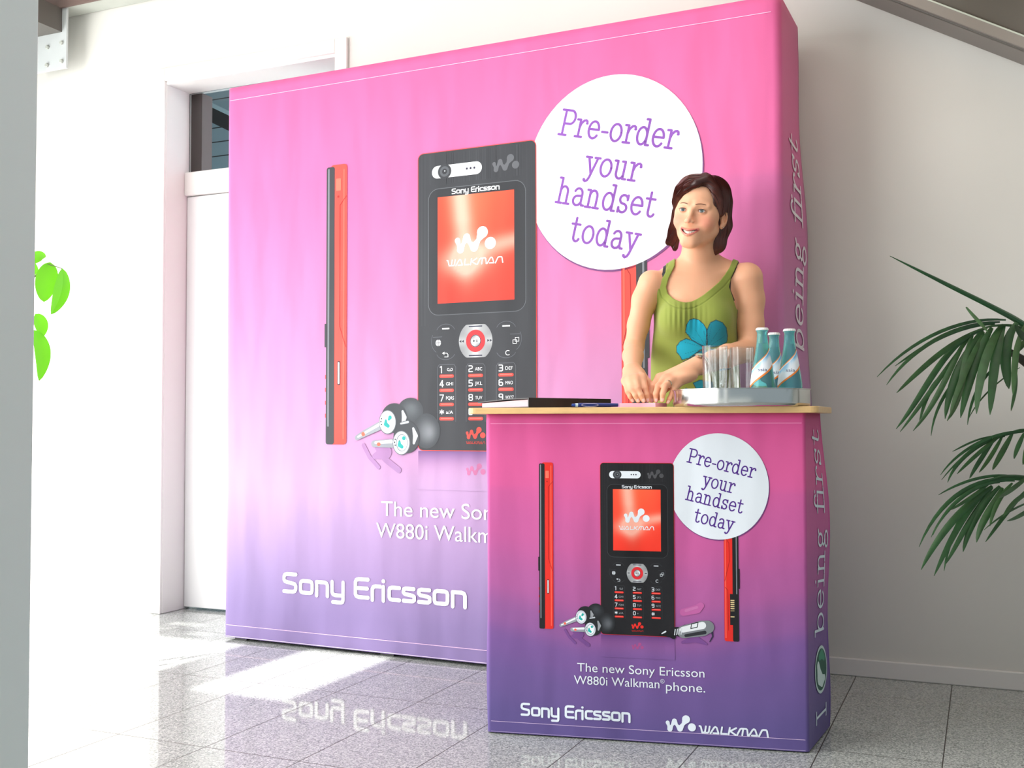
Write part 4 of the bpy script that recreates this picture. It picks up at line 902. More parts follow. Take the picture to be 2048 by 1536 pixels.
# skin tone: lips, cheeks, knuckles
hv = hl(V); skin = linv((234, 176, 142)); cols = np.tile(skin, (len(V), 1))
def blend(cols, w, c): w = np.clip(w, 0, 1)[:, None]; return cols*(1-w)+linv(c)*w
for q in (-1, 1):
    d = np.linalg.norm((hv-[q*.045, .066, -.034])/[1, 1, .9], axis=1); cols = blend(cols, .8*np.exp(-(d/.022)**2), (232, 128, 116))
d = np.linalg.norm(hv-[0, .112, -.036], axis=1); cols = blend(cols, .4*np.exp(-(d/.012)**2), (232, 150, 130))
def seglist(P, pts):
    b = np.full(len(P), 9.)
    for a, c in zip(pts[:-1], pts[1:]): ba = np.array(c)-a; pa = P-a; t = np.clip(pa@ba/(ba@ba), 0, 1); b = np.minimum(b, np.linalg.norm(pa-t[:, None]*ba, axis=1))
    return b
m1 = (np.abs(hv) < .13).all(1); dl = np.full(len(V), 9.); dl[m1] = np.minimum(seglist(hv[m1], LIPU)-.0026, seglist(hv[m1], LIPL)-.0034)
cols = blend(cols, 1-(dl-.0008)/.0016, (214, 120, 112))
inside = np.full(len(V), 9.); inside[m1] = seglist(hv[m1], mx); cols = blend(cols, (1-(inside-.0042)/.001)*(hv[:, 1] < .097), (120, 40, 44))
for q in (-1, 1):
    d = np.linalg.norm((hv-[q*.0315, .086, -.001])/[.0165, .02, .0078], axis=1); cols = blend(cols, .55*(1-(d-.75)/.4)*(hv[:, 1] > .06), (150, 92, 78))
for K in kn+kn2+pp_+pp2: d = np.linalg.norm(V-K, axis=1); cols = blend(cols, .35*np.exp(-(d/.012)**2), (228, 134, 112))
m_skin = colattr('skin', .48); P_(m_skin).inputs['Subsurface Weight'].default_value = .18; P_(m_skin).inputs['Subsurface Radius'].default_value = (.012, .005, .003); P_(m_skin).inputs['Subsurface Scale'].default_value = .6
P_(m_skin).inputs['Specular IOR Level'].default_value = .35
fastmesh('body', V, F, m_skin, prs, cols)

# eyes
m_eye = colattr('eye', .08)
for q in (-1, 1):
    n1, n2 = 24, 32; v = []; co = []; gaze = np.array([.04, 1, -.02]); gaze /= np.linalg.norm(gaze)
    for i in range(n1+1):
        for j in range(n2):
            a = pi*i/n1; b = 2*pi*j/n2; loc = np.array([math.sin(a)*math.cos(b), math.cos(a), math.sin(a)*math.sin(b)])
            v.append(H(*(np.array([q*.0315, .0765, -.001])+loc*.0112))); co.append(lin((16, 14, 16) if a < .2 else (92, 108, 108) if a < .50 else (40, 46, 52) if a < .57 else (226, 224, 222)))
    f = [(i*n2+j, i*n2+(j+1) % n2, (i+1)*n2+(j+1) % n2, (i+1)*n2+j) for i in range(n1) for j in range(n2)]; mk('eyeball', v, f, m_eye, prs, co, True)
m_brow = mat('brow_hair', (112, 70, 56), .7); m_lash = mat('lash', (40, 26, 26), .6)
for q in (-1, 1):
    o = MB(); bx_ = np.linspace(0, 1, 9); o.tube([H(q*(.013+.036*t), .0985-.004*t-.0175*t*t, .0160+.0150*t-.0145*t*t) for t in bx_], [.0005+.0011*math.sin(pi*min(1, t*.8+.2)) for t in bx_], 8, flat=.8); o.build('eyebrow', m_brow, prs, smooth=True)
    o = MB(); o.tube([H(q*(.0315+x), .0905-.16*(abs(x)*1.0+max(0, x)*.45)**1*.5-6*x*x*2, .0040-22*x*x) for x in np.linspace(-.0125, .0135, 9)], [.0003, .0006, .0008, .0009, .0009, .0009, .0009, .0008, .0003], 6); o.build('eyelashes', m_lash, prs, smooth=True)
# teeth
o = MB(); xs_ = np.linspace(-.0225, .0225, 11)
for a, b in zip(xs_[:-1], xs_[1:]):
    c = mouth((a+b)/2); hgt = .0052*(1-(abs(a+b)/2/.030)**2); w_ = (b-a)/2*.97; yy = c[1]-.0032; n_ = 6
    v = [H((a+b)/2+sx*w_*(1-.12*(k in (0, 3))), yy-.6*abs((a+b)/2+sx*w_)*.12+.0004*(k in (1, 2)), c[2]+.0042*.6+(-hgt)*k/3*1.55+.0012) for k in range(4) for sx in (-1, -.5, 0, .5, 1)]
    o.add(v, [(r*5+i, r*5+i+1, (r+1)*5+i+1, (r+1)*5+i) for r in range(3) for i in range(4)])
o.build('teeth', mat('teeth', (240, 232, 216), .2), prs, smooth=True)

# clothes: shells of the torso cut by 2D outlines
TP = [q for i, q in enumerate(allp) if ARM0 > i >= TORSO0-4]
def front(P):    # view-plane coordinates (pixels) of world points, for cutting outlines drawn on the chest
    r = P-[0, 0, CAMZ]; X = r@RX; Y = r@RF; Z = r[:, 2]; cp, sp_ = math.cos(PIT), math.sin(PIT); fw = Y*cp+Z*sp_; up = -Y*sp_+Z*cp; x = X/fw; y = -up/fw; c, s_ = math.cos(ROLL), math.sin(ROLL)
    return np.stack([W_/2+FPX*(c*x+s_*y), H_/2+FPX*(-s_*x+c*y)], 1)
PXM = 3.4/FPX
def sdpoly(p, poly):
    poly = np.array(poly, float); d = np.full(len(p), 1e9); ins = np.zeros(len(p), bool)
    for a, b in zip(poly, np.roll(poly, -1, 0)):
        e = b-a; w_ = p-a; t = np.clip(w_@e/(e@e), 0, 1); d = np.minimum(d, np.linalg.norm(w_-t[:, None]*e, axis=1))
        c1 = (a[1] > p[:, 1]) != (b[1] > p[:, 1]); xc = a[0]+(p[:, 1]-a[1])/(b[1]-a[1]+1e-12)*e[0]; ins ^= c1 & (p[:, 0] < xc)
    return np.where(ins, -d, d)
NECK = [(1352, 500), (1349.5, 532), (1337, 557), (1332.5, 575), (1336, 588), (1347, 597.5), (1358, 602.5), (1371, 604.8), (1383, 603), (1395, 597.5), (1406, 590.5), (1422, 578), (1438, 564), (1450, 549), (1459, 535), (1466, 518), (1469, 495)]
TOPP = NECK+[(1484, 495), (1477, 523), (1462, 556), (1458, 574), (1464, 591), (1473, 618), (1500, 640), (1520, 1010), (1270, 1010), (1278, 640), (1303, 611), (1311, 591), (1317, 570), (1331, 545), (1334, 500)]
top = SDF(); top.p = list(TP)
cst = J(1390, 800, .03); top.ell(J(1391, 735, .03), (.129, .100, .20), Mt, .05); top.ell(J(1392, 860, .04), (.152, .118, .14), Mt, .05)
cenT = J(1391, 640, .03)
def top_ev(P, c, R):
    d = top.ev(P, c, R)-.0065; f = front(P); u = f[:, 0]; v_ = f[:, 1]
    dn = sdpoly(f, TOPP)*PXM
    # gathers under the band, soft folds below
    fr_ = ((P-cenT)@RF < 0); g = np.exp(-((v_-632)/22)**2)*np.exp(-((u-1372)/34)**2); d = d+fr_*(.0022*g*np.sin((u-1372)*.62))
    d = d+fr_*.0035*np.sin(u*.085+v_*.02)*np.clip((v_-640)/90, 0, 1)*np.clip((v_-600)/50, 0, 1)
    bandd = np.abs(sdpoly(f, NECK+[(1500, 480), (1320, 480)])*PXM-.0215); d = d+.0016*np.exp(-(bandd/.0018)**2)*(v_ < 640)
    return np.maximum(d, dn)
lo, hi = top.bounds(.02); lo[2] = .80
V, F = surface_net(lambda P, c, R: np.maximum(top_ev(P, c, R), .84-P[:, 2]), lo, hi, .0019)
f = front(V); cols = np.tile(linv((138, 150, 62)), (len(V), 1)); cols = blend(cols, (np.sin(V[:, 0]*900)*np.sin(V[:, 2]*1100)*.5+.5)*.12, (156, 168, 84))
bandd = np.abs(sdpoly(f, NECK+[(1500, 480), (1320, 480)])*PXM-.0215); cols = blend(cols, .5*np.exp(-(bandd/.0016)**2)*(f[:, 1] < 640), (110, 124, 40))
teal, teal2, inkc = (14, 150, 180), (20, 108, 128), (20, 34, 60)
PET = [[(1413, 694), (1402, 690), (1384, 680), (1371, 664), (1373, 650), (1379, 640), (1388, 637), (1398, 640), (1407, 648), (1413, 658)],
       [(1415, 694), (1414, 660), (1421, 645), (1432, 640), (1445, 645), (1453, 656), (1455, 672), (1454, 684), (1443, 690), (1430, 694)],
       [(1412, 696), (1400, 700), (1378, 716), (1364, 720), (1360, 712), (1353, 704), (1353, 693), (1360, 683), (1372, 677), (1384, 681), (1402, 691)],
       [(1412, 698), (1422, 716), (1418, 742), (1400, 748), (1385, 742), (1366, 724), (1380, 717), (1400, 702)],
       [(1418, 697), (1440, 700), (1462, 716), (1460, 738), (1440, 742), (1424, 722)],
       [(1386, 766), (1400, 760), (1425, 764), (1430, 790), (1410, 796), (1395, 782)], [(1346, 806), (1352, 798), (1362, 796), (1370, 806), (1366, 820), (1350, 820)], [(1372, 776), (1382, 780), (1376, 792), (1362, 790)]]
isf = (V-cenT)@RF < .0
for k, pl in enumerate(PET):
    d = sdpoly(f, pl); w_ = (d < .3)*isf; cc_ = np.array(teal)*(1-(k % 2)*.25)+np.array((0, 20, 20)); cols = blend(cols, w_*1., tuple(cc_)); a_ = np.arctan2(f[:, 1]-696, f[:, 0]-1413); rr_ = np.hypot(f[:, 0]-1413, f[:, 1]-696)
    cols = blend(cols, w_*.45*np.clip((28-rr_)/28, 0, 1), teal2)
    if k < 5: cols = blend(cols, w_*.55*(np.abs(((a_*2.6) % 1)-.5) < .6/np.maximum(rr_, 3)*1.2)*(rr_ < 46), inkc)
    cols = blend(cols, (np.abs(d) < .75)*isf*.85, inkc)
m_top = colattr('green_jersey', .85); P_(m_top).inputs['Sheen Weight'].default_value = .15
fastmesh('tank_top', V, F, m_top, prs, cols)['label'] = 'green sleeveless top with teal flower print'
# black straps
strap = SDF(); strap.p = list(TP)
for pl, w_ in (([(1331, 520), (1328, 545), (1322, 562), (1318, 578), (1311, 598)], 3.0), ([(1479, 500), (1475, 524), (1468, 540), (1459, 558), (1458, 580), (1466, 600)], 3.2)):
    def strap_ev(P, c, R):
        d = strap.ev(P, c, R)-.0036; f = front(P); best = np.full(len(P), 9.)
        for a, b in zip(pl[:-1], pl[1:]): a = np.array(a, float); e = np.array(b)-a; q = f-a; t = np.clip(q@e/(e@e), 0, 1); best = np.minimum(best, (np.linalg.norm(q-t[:, None]*e, axis=1)-w_)*PXM)
        return np.maximum(d, best)
    lo, hi = strap.bounds(.02); lo[2] = 1.24; V, F = surface_net(strap_ev, lo, hi, .0016); fastmesh('bra_strap', V, F, m_black, prs)
# trousers and shoes (behind the counter)
tr = SDF(); hp = PLOC
def G(x, y, z): return np.array(PLOC[:])+RX*x+RF*(y-.0)+RU*z
tr.ell(G(-.02, .05, .86), (.150, .105, .13), Mt, .03)
for q in (-1, 1): tr.chain([G(-.02+q*.075, .05, .82), G(-.02+q*.085, .045, .48), G(-.02+q*.09, .065, .09)], [.088, .062, .052], .03)
tr_ev = lambda P, c, R: np.maximum(np.maximum(tr.ev(P, c, R), .07-P[:, 2]), P[:, 2]-.93)
lo, hi = tr.bounds(.02); V, F = surface_net(tr_ev, lo, hi, .006); fastmesh('trousers', V, F, mat('dark_denim', (38, 44, 66), .8), prs)
for q in (-1, 1):
    sd = SDF(); sd.cone(G(-.02+q*.09, .09, .035), G(-.02+q*.10, -.06, .03), .036, .032, .02); sd.cone(G(-.02+q*.09, .07, .05), G(-.02+q*.09, .07, .09), .036, .038, .02)
    lo, hi = sd.bounds(.01); V, F = surface_net(lambda P, c, R: np.maximum(sd.ev(P, c, R), -(P[:, 2]-.001)), lo, hi, .004); fastmesh('shoe', V, F, m_black, prs)

# watch, ring, ear stud
m_silver = mat('polished_silver', (214, 210, 200), .18, 1.)
ax = (wrR-J(1425, 722, -.19)); ax /= np.linalg.norm(ax); wc = wrR-ax*.006; e1 = np.cross(ax, RU); e1 /= np.linalg.norm(e1); e2 = np.cross(e1, ax)
o = MB()
for k in range(22):
    a = 2*pi*k/22; cpt = wc+(e1*math.cos(a)*.0300+e2*math.sin(a)*.0285)
    tn = -e1*math.sin(a)+e2*math.cos(a); nr = e1*math.cos(a)+e2*math.sin(a)
    o.box((-.0038, -.0065, -.0012), (.0038, .0065, .0014), fr=lambda x, y, z: Vector(cpt+tn*x+ax*y+nr*z))
wb = bevel(o.build('watch_bracelet', m_silver, prs), .0007)
dn = (e2*.93-e1*.0-RF*.35); dn /= np.linalg.norm(dn); dc_ = wc+dn*.0315
Mx = Matrix(np.stack([np.cross(dn, ax), ax, dn]).T.tolist())
o = MB(); o.lathe([(0, -.002), (.0145, -.002), (.0155, 0), (.0150, .0035), (.0125, .0045), (.0125, .0040), (0, .0040)], Vector(dc_), 36, axis=Mx); wc_o = o.build('watch_case', m_silver, prs, smooth=True)
o = MB(); o.lathe([(0, .0041), (.0123, .0041), (.0120, .0046), (0, .0048)], Vector(dc_), 32, axis=Mx); o.build('watch_dial', mat('pale_dial', (196, 200, 170), .2), prs)
ra_ = pp2[2]-kn2[2]; ra_ /= np.linalg.norm(ra_); rc_ = kn2[2]*.52+pp2[2]*.48
Mr = Matrix(np.stack([np.cross(RU, ra_)/np.linalg.norm(np.cross(RU, ra_)), np.cross(ra_, np.cross(RU, ra_)/np.linalg.norm(np.cross(RU, ra_))), ra_]).T.tolist())
o = MB(); o.lathe([(.0100, -.0026), (.0116, -.0026), (.0120, 0), (.0116, .0026), (.0100, .0026), (.0100, -.0026)], Vector(rc_), 36, axis=Mr); o.build('finger_ring', m_silver, prs, smooth=True)
o = MB(); o.lathe([(0, -.0025), (.0022, -.001), (.0025, .0005), (0, .0025)], Vector(H(.084, .006, -.040)), 12); o.build('ear_stud', m_silver, prs, smooth=True)
# finger nails
m_nail = mat('nail', (246, 204, 196), .2)
for T_, D_ in list(zip(tt_, dd_))+list(zip(tt2, dd2)):
    dv = (T_-D_)/np.linalg.norm(T_-D_); out = -RF-dv*(-RF@dv); out /= np.linalg.norm(out); sdv = np.cross(out, dv); o = MB(); cN = T_-dv*.001+out*.0050
    v = []
    for i in range(6):
        for j in range(7): a = (j/6-.5)*1.5; yy = (i/5-.5)*.0098; v.append(cN+dv*yy+sdv*math.sin(a)*.0058*(1-.35*max(0, i-3.5)/1.5)+out*(math.cos(a)*.0034-.0012-abs(yy)*.06))
    o.add([tuple(p) for p in v], [(i*7+j, i*7+j+1, (i+1)*7+j+1, (i+1)*7+j) for i in range(5) for j in range(6)]); o.build('fingernail', m_nail, prs, smooth=True)

# hair: a smooth bob with a side parting, then fine strands over it
hair = SDF()
def hE(c, r, k=.015, op='u', rot=None): hair.ell(H(*c), [q*HS for q in r], HM, k, op)
def hC(a, b, r1, r2, k=.015): hair.cone(H(*a), H(*b), r1*HS, r2*HS, k)
hE((0, -.016, .034), (.084, .100, .092)); hE((0, -.045, -.03), (.076, .062, .085), .03)
for q in (-1, 1): hE((q*.035, .0, .068), (.05, .075, .052), .02)
# face opening
hE((.0, .094, -.020), (.064, .062, .078), .010, 's'); hE((.033, .094, .034), (.031, .045, .050), .010, 's')
# her left curtain (image right), tucked behind the ear
hC((.070, -.024, .04), (.073, -.030, -.03), .019, .022, .02); hC((.073, -.030, -.03), (.066, -.032, -.098), .022, .018, .02); hC((.066, -.032, -.09), (.048, -.038, -.124), .017, .008, .015)
hC((.068, .028, .035), (.0755, .010, .005), .014, .008, .015)
hE((.086, .006, -.014), (.016, .020, .028), .005, 's')
# her right curtain (image left) flicks outward
hC((-.062, .035, .055), (-.071, .022, -.005), .018, .010, .015); hC((-.076, .0, .0), (-.080, -.008, -.06), .018, .020, .02); hC((-.080, -.008, -.06), (-.092, .004, -.100), .018, .011, .015); hC((-.080, -.01, -.08), (-.072, -.005, -.118), .016, .008, .012)
# fringe swept from the parting across the forehead
FR = [(.030, .074, .101), (.004, .088, .086), (-.026, .088, .067), (-.052, .070, .045), (-.069, .042, .020)]
for i in range(4): hC(FR[i], FR[i+1], (.012, .011, .010, .009)[i], (.011, .010, .009, .007)[i], .010)
FR = [(.020, .060, .108), (-.020, .072, .092), (-.055, .055, .065), (-.073, .030, .030)]
for i in range(3): hC(FR[i], FR[i+1], .016, .015, .014)
FR = [(.036, .066, .101), (.056, .058, .072), (.068, .042, .038), (.075, .020, .005)]
for i in range(3): hC(FR[i], FR[i+1], (.012, .011, .010)[i], (.011, .010, .008)[i], .010)
lo, hi = hair.bounds(.015); V, F = surface_net(hair.ev, lo, hi, .0022)
V0 = V.copy(); lv = hl(V); 
m_hair = mat('auburn_hair', (58, 28, 26), .38); P_(m_hair).inputs['Specular IOR Level'].default_value = .45
hr = fastmesh('hair', V, F, m_hair, prs); hr['label'] = 'dark auburn chin length bob'
# strands
def hgrad(P):
    e = 1e-3; c = P.mean(0); R = np.linalg.norm(P-c, axis=1).max()+.02; return np.stack([hair.ev(P+np.eye(3)[i]*e, c, R)-hair.ev(P-np.eye(3)[i]*e, c, R) for i in range(3)], 1)/(2*e)
NS = 2600; sel = rng.choice(len(V0), NS, replace=False); P = V0[sel].copy(); keep = hl(P)[:, 2] > -.09; P = P[keep]; tr_ = [P.copy()]; NSTEP = 13
for st in range(NSTEP):
    l = hl(P); g = hgrad(P); g /= np.linalg.norm(g, axis=1)[:, None]+1e-9
    s_ = np.where(l[:, 0] > .022, 1., -1.); w_ = np.clip((l[:, 2]-.02)/.08, 0, 1)
    dl_ = np.stack([s_*(.2+1.0*w_), .15*w_*np.where(l[:, 1] > 0, 1, -1)-(.10*(1-w_)), -(1-.75*w_)], 1); dl_[:, 0] += (l[:, 2] < -.05)*np.where(l[:, 0] < 0, -.25, -.25)*1.
    dw_ = dl_@HM; dw_ -= g*(dw_*g).sum(1)[:, None]; dw_ /= np.linalg.norm(dw_, axis=1)[:, None]+1e-9
    P = P+dw_*.0065+rng.normal(0, .00025, P.shape); dd = hair.ev(P, P.mean(0), .3); P = P-g*(np.clip(dd-.0010, -.004, .004))[:, None]; tr_.append(P.copy())
T = np.stack(tr_, 1); o = MB(); nst = 0
for s_ in T:
    lo_ = hl(s_); bad = (lo_[:, 2] < -.150).any()
    if bad: continue
    m_ = len(s_); v = []
    tn = np.gradient(s_, axis=0); tn /= np.linalg.norm(tn, axis=1)[:, None]+1e-9
    a_ = np.cross(tn, [.3, .5, .8]); a_ /= np.linalg.norm(a_, axis=1)[:, None]; b_ = np.cross(tn, a_)
    for i in range(m_):
        w_ = .0009*math.sin(pi*min(1, (i+.6)/(m_)))+.0001
        for th in (0, 2.09, 4.19): v.append(s_[i]+(a_[i]*math.cos(th)+b_[i]*math.sin(th))*w_)
    o.add(v, [(i*3+j, i*3+(j+1) % 3, i*3+3+(j+1) % 3, i*3+3+j) for i in range(m_-1) for j in range(3)])
st_ = mk('hair_strands', o.v, o.f, m_hair, prs, smooth=True); st_.parent = hr; st_['kind'] = 'stuff'
m_h2 = m_hair.copy(); m_h2.name = 'auburn_strand'; P_(m_h2).inputs['Base Color'].default_value = (*lin((84, 38, 32)), 1); P_(m_h2).inputs['Roughness'].default_value = .32; st_.data.materials[0] = m_h2

# ------------------------------------------------------------------ palm at the right
m_leaf = add_noise(mat('palm_leaf', (36, 76, 36), .42), 30, .25); P_(m_leaf).inputs['Specular IOR Level'].default_value = .5
m_stemg = mat('palm_stem', (62, 78, 40), .5)
pot = Vector(PV(2240, 844, 3.02)); pot.z = 0
palm = thing('potted_palm', pot, 'green feather palm reaching into view at the right edge', 'palm')
def leaflet(o, pts, wpx, dep, tip=.0, fold=.25):
    "blade along pixel points with a depth each"
    P3 = [np.array(PV(x, y, d)) for (x, y), d in zip(pts, dep)]; n = 14; ctrl = P3
    def bz(t):
        q = [c.copy() for c in ctrl]
        while len(q) > 1: q = [a*(1-t)+b*t for a, b in zip(q[:-1], q[1:])]
        return q[0]
    C = np.array([bz(i/n) for i in range(n+1)]); tn = np.gradient(C, axis=0); tn /= np.linalg.norm(tn, axis=1)[:, None]
    view = C-np.array([0, 0, CAMZ]); sd = np.cross(tn, view); sd /= np.linalg.norm(sd, axis=1)[:, None]; nm = np.cross(sd, tn); v = []
    for i in range(n+1):
        t = i/n; w_ = wpx*dep[0]/FPX*.5*(math.sin(pi*min(1, t*.93+.07))**.55)*(1-.0*t); w_ = max(w_, .0006)
        v += [C[i]-sd[i]*w_+nm[i]*w_*fold, C[i], C[i]+sd[i]*w_+nm[i]*w_*fold]
    f = []
    for i in range(n): f += [(3*i, 3*i+1, 3*i+4, 3*i+3), (3*i+1, 3*i+2, 3*i+5, 3*i+4)]
    o.add([tuple(p) for p in v], f)
def frond(rach, dep, leaves, name='frond'):
    o = MB(); pts = [PV(x, y, d) for (x, y), d in zip(rach, dep)]; pts = spline(pts); o.tube(pts, [.0075*(1-.75*i/(len(pts)-1)) for i in range(len(pts))], 8)
    for pl, w_, d0, d1 in leaves: leaflet(o, pl, w_, np.linspace(d0, d1, len(pl)), fold=random.uniform(.12, .4))
    ob = o.build(name, m_leaf, palm, smooth=True); return ob
# upper frond
Lf = [([(2012, 640), (1930, 632), (1830, 672), (1754, 754)], 7), ([(2000, 644), (1905, 645), (1820, 700), (1773, 770)], 8), ([(1990, 648), (1910, 650), (1850, 690), (1790, 732)], 7), ([(1975, 655), (1900, 680), (1840, 740), (1793, 786)], 11), ([(1950, 664), (1880, 700), (1850, 790), (1792, 858)], 12), ([(1944, 668), (1890, 740), (1850, 800), (1800, 864)], 9),
      ([(1936, 672), (1900, 730), (1880, 800), (1826, 862)], 11), ([(1965, 660), (1925, 720), (1900, 760), (1890, 838)], 17), ([(1945, 668), (1920, 740), (1930, 790), (1894, 842)], 13), ([(1984, 655), (1955, 700), (1935, 770), (1921, 836)], 17), ([(1968, 664), (1940, 720), (1912, 780), (1900, 830)], 11), ([(2004, 650), (1975, 690), (1955, 760), (1953, 828)], 17), ([(2008, 648), (1990, 700), (1985, 760), (1980, 830)], 18), ([(2034, 645), (2000, 690), (2012, 740), (2018, 778)], 20), ([(2050, 650), (2025, 700), (2030, 750), (2026, 790)], 12), ([(1932, 614), (1950, 636), (1965, 650), (1976, 664)], 7),
      ([(1990, 700), (1930, 730), (1870, 790), (1862, 872)], 7), ([(2010, 720), (1960, 750), (1940, 800), (1935, 850)], 6), ([(1900, 742), (1870, 756), (1850, 790), (1838, 850)], 8), ([(2040, 735), (1980, 770), (1950, 810), (1938, 836)], 3), ([(2060, 660), (2048, 690), (2040, 700), (2022, 706)], 10), ([(2070, 690), (2050, 680), (2040, 668), (2030, 650)], 12), ([(2025, 715), (2040, 760), (2026, 800), (2022, 822)], 7)]
frond([(2240, 900), (2160, 780), (2090, 690), (2040, 655), (1985, 652), (1940, 668)], [3.02, 3.0, 2.98, 2.95, 2.9, 2.86], [(p, w, 2.93, 2.80+random.uniform(-.05, .08)) for p, w in Lf])
Lf = [([(2050, 862), (1985, 862), (1915, 900), (1881, 950)], 6), ([(2050, 864), (1985, 866), (1925, 905), (1883, 960)], 5), ([(2010, 872), (1960, 880), (1910, 920), (1895, 965)], 8), ([(2000, 872), (1975, 890), (1940, 920), (1914, 948)], 8), ([(1990, 876), (1970, 905), (1950, 935), (1939, 957)], 9), ([(2005, 872), (1990, 900), (1975, 925), (1958, 945)], 8), ([(2025, 866), (2010, 895), (1995, 920), (1985, 940)], 11), ([(2048, 866), (2040, 885), (2032, 900), (2028, 918)], 9), ([(2060, 868), (2055, 890), (2050, 910), (2046, 930)], 9), ([(1985, 872), (1950, 878), (1925, 893), (1905, 903)], 4)]
frond([(2250, 1040), (2180, 930), (2110, 872), (2048, 860), (2010, 870), (1985, 876)], [3.05, 3.07, 3.1, 3.1, 3.08, 3.06], [(p, w, 3.08, 3.02+random.uniform(-.04, .06)) for p, w in Lf])
Lf = [([(2050, 958), (1990, 940), (1925, 960), (1877, 990)], 6), ([(2048, 960), (1960, 945), (1880, 990), (1838, 1094)], 9), ([(2030, 962), (1950, 955), (1890, 1010), (1866, 1070)], 6), ([(2000, 965), (1945, 965), (1885, 1020), (1862, 1075)], 6), ([(1985, 972), (1930, 1010), (1880, 1060), (1842, 1140)], 14), ([(1975, 980), (1930, 1020), (1900, 1080), (1868, 1152)], 12), ([(1985, 975), (1935, 1040), (1920, 1080), (1890, 1130)], 10), ([(1975, 985), (1930, 1010), (1900, 1060), (1888, 1142)], 8), ([(2000, 972), (1960, 1010), (1935, 1060), (1926, 1104)], 13), ([(2005, 975), (1990, 1010), (1960, 1040), (1953, 1085)], 14), ([(2025, 966), (2000, 990), (1985, 1020), (1980, 1052)], 9), ([(2060, 975), (2030, 1000), (1995, 1050), (1971, 1084)], 8), ([(2070, 1000), (2040, 1010), (2000, 1030), (1968, 1060)], 4), ([(1990, 955), (1960, 985), (1920, 1010), (1900, 1020)], 7), ([(2075, 1010), (2055, 1020), (2040, 1035), (2014, 1042)], 8), ([(2070, 980), (2040, 990), (2020, 1010), (2006, 1034)], 9), ([(2060, 950), (2030, 975), (2015, 985), (1998, 996)], 9)]
frond([(2250, 1150), (2190, 1040), (2120, 975), (2055, 955), (2010, 952), (1978, 960)], [3.0, 2.98, 2.95, 2.9, 2.86, 2.84], [(p, w, 2.88, 2.78+random.uniform(-.05, .06)) for p, w in Lf])
o = MB(); o.tube(spline([PV(2215, 960, 3.0), PV(2195, 830, 3.0), PV(2140, 718, 3.0), PV(2048, 650, 2.97), PV(1990, 617, 2.92), PV(1900, 572, 2.86), PV(1830, 537, 2.81), PV(1780, 512, 2.78)]), rspline([.012, .012, .0125, .0115, .0100, .0078, .0045, .0010]), 8, flat=.75); o.build('spear_leaf', add_noise(mat('young_palm_leaf', (34, 84, 42), .4), 20, .2), palm, smooth=True)
o = MB(); o.tube(spline([pot+Vector((0, 0, .30)), pot+Vector((-.01, 0, .6)), PV(2130, 800, 3.0), PV(2080, 745, 2.98), PV(2018, 702, 2.96)]), rspline([.035, .03, .022, .018, .008]), 10)
o.tube([pot+Vector((.02, .02, .30)), PV(2250, 1100, 3.02), PV(2250, 900, 3.02)], [.02, .012, .01], 8); o.build('stem', add_noise(mat('dark_palm_stem', (44, 40, 30), .6), 20, .3), palm, smooth=True)
o = MB(); o.lathe([(0, 0), (.13, 0), (.135, .01), (.165, .29), (.172, .30), (.172, .315), (.158, .315), (.155, .29), (0, .285)], pot, 40); o.build('plant_pot', mat('grey_pot', (120, 118, 114), .5), palm, smooth=True)

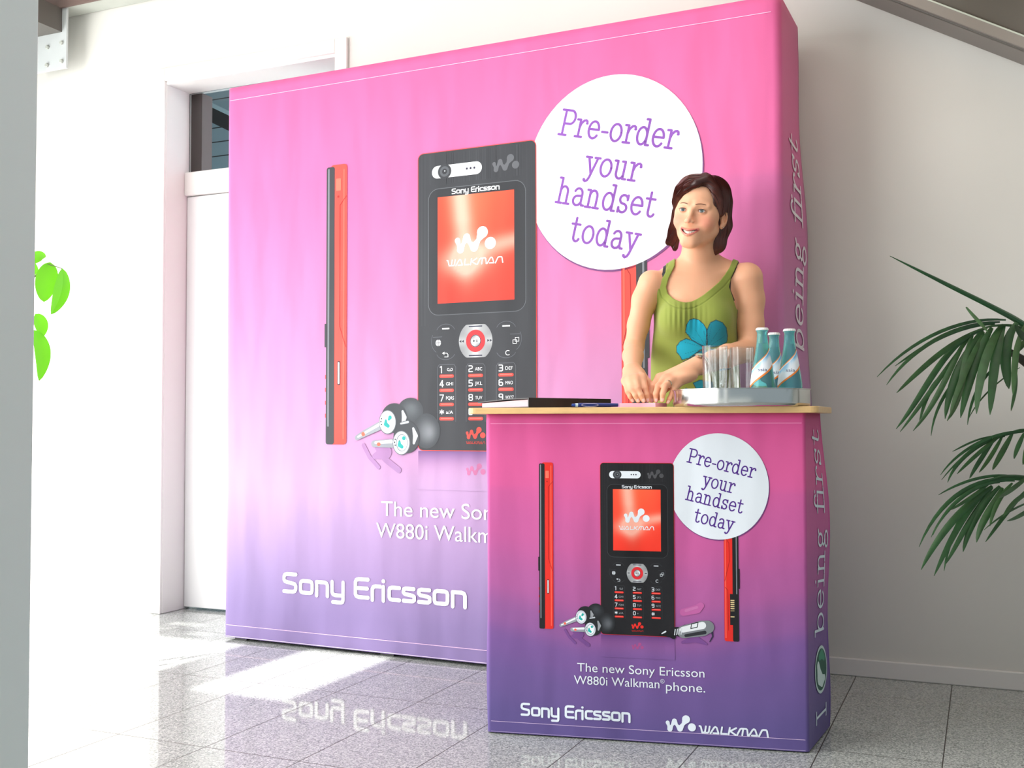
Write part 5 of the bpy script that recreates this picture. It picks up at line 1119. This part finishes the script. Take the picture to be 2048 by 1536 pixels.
# ------------------------------------------------------------------ plant behind the column at the left
pl0 = Vector(PV(-95, 844, 3.3)); pl0.z = 0
plant = thing('potted_rubber_plant', pl0, 'bright green broad leaved plant half hidden behind the grey column', 'plant')
m_gl = mat('bright_leaf', (96, 176, 40), .4); b = P_(m_gl); b.inputs['Transmission Weight'].default_value = 0
tl = N(m_gl, 'ShaderNodeBsdfTranslucent'); tl.inputs[0].default_value = (*lin((120, 210, 40)), 1); mxs = N(m_gl, 'ShaderNodeMixShader'); mxs.inputs[0].default_value = .45
L(m_gl, b.outputs[0], mxs.inputs[1]); L(m_gl, tl.outputs[0], mxs.inputs[2]); L(m_gl, mxs.outputs[0], m_gl.node_tree.nodes['Material Output'].inputs[0])
def broad(pts, wpx, dep, fold=.3, name='leaf'):
    P3 = [np.array(PV(x, y, d)) for (x, y), d in zip(pts, dep)]; n = 16
    def bz(t):
        q = [c.copy() for c in P3]
        while len(q) > 1: q = [a*(1-t)+b*t for a, b in zip(q[:-1], q[1:])]
        return q[0]
    C = np.array([bz(i/n) for i in range(n+1)]); tn = np.gradient(C, axis=0); tn /= np.linalg.norm(tn, axis=1)[:, None]; view = C-np.array([0, 0, CAMZ]); sd = np.cross(tn, view); sd /= np.linalg.norm(sd, axis=1)[:, None]; nm = np.cross(sd, tn); v = []
    for i in range(n+1):
        t = i/n; w_ = wpx*dep[0]/FPX*.5*max(.02, math.sin(pi*t**.85)**.62)
        for q in (-1, -.5, 0, .5, 1): v.append(C[i]+sd[i]*w_*q+nm[i]*w_*(abs(q)**1.3)*fold)
    o = MB(); o.add([tuple(p) for p in v], [(5*i+j, 5*i+j+1, 5*i+6+j, 5*i+5+j) for i in range(n) for j in range(4)]); return o.build(name, m_gl, plant, smooth=True)
broad([(100, 524), (96, 550), (88, 580), (88, 604)], 42, [3.25]*4, .15); broad([(124, 536), (130, 570), (122, 600), (102, 629)], 30, [3.25, 3.22, 3.2, 3.2], .5)
broad([(60, 530), (70, 512), (80, 508), (92, 514)], 22, [3.3]*4, .3); broad([(70, 628), (82, 640), (88, 655), (80, 678)], 26, [3.3]*4, .3); broad([(68, 660), (90, 690), (90, 720), (78, 762)], 30, [3.28]*4, .3); broad([(60, 520), (70, 535), (72, 545), (70, 552)], 14, [3.3]*4)
for k in range(9):
    x = 30+random.uniform(-40, 22); y = 560+k*38; broad([(x, y), (x-10+random.uniform(-20, 20), y+30), (x-20, y+55), (x-25, y+80)], 36, [3.3+random.uniform(-.1, .1)]*4)
o = MB(); o.tube([pl0+Vector((0, 0, .28)), PV(30, 900, 3.3), PV(36, 700, 3.3), PV(40, 530, 3.3), PV(40, 500, 3.3)], [.012, .010, .008, .006, .003], 8); o.tube([PV(36, 640, 3.3), PV(62, 560, 3.28), PV(96, 528, 3.25), PV(124, 537, 3.25)], [.004, .003, .002, .0015], 6); o.build('stem', mat('green_stem', (92, 110, 50), .5), plant, smooth=True)
o = MB(); o.lathe([(0, 0), (.12, 0), (.14, .26), (.15, .28), (.135, .28), (0, .26)], pl0, 36); o.build('plant_pot', mat('white_pot', (220, 218, 212), .4), plant, smooth=True)
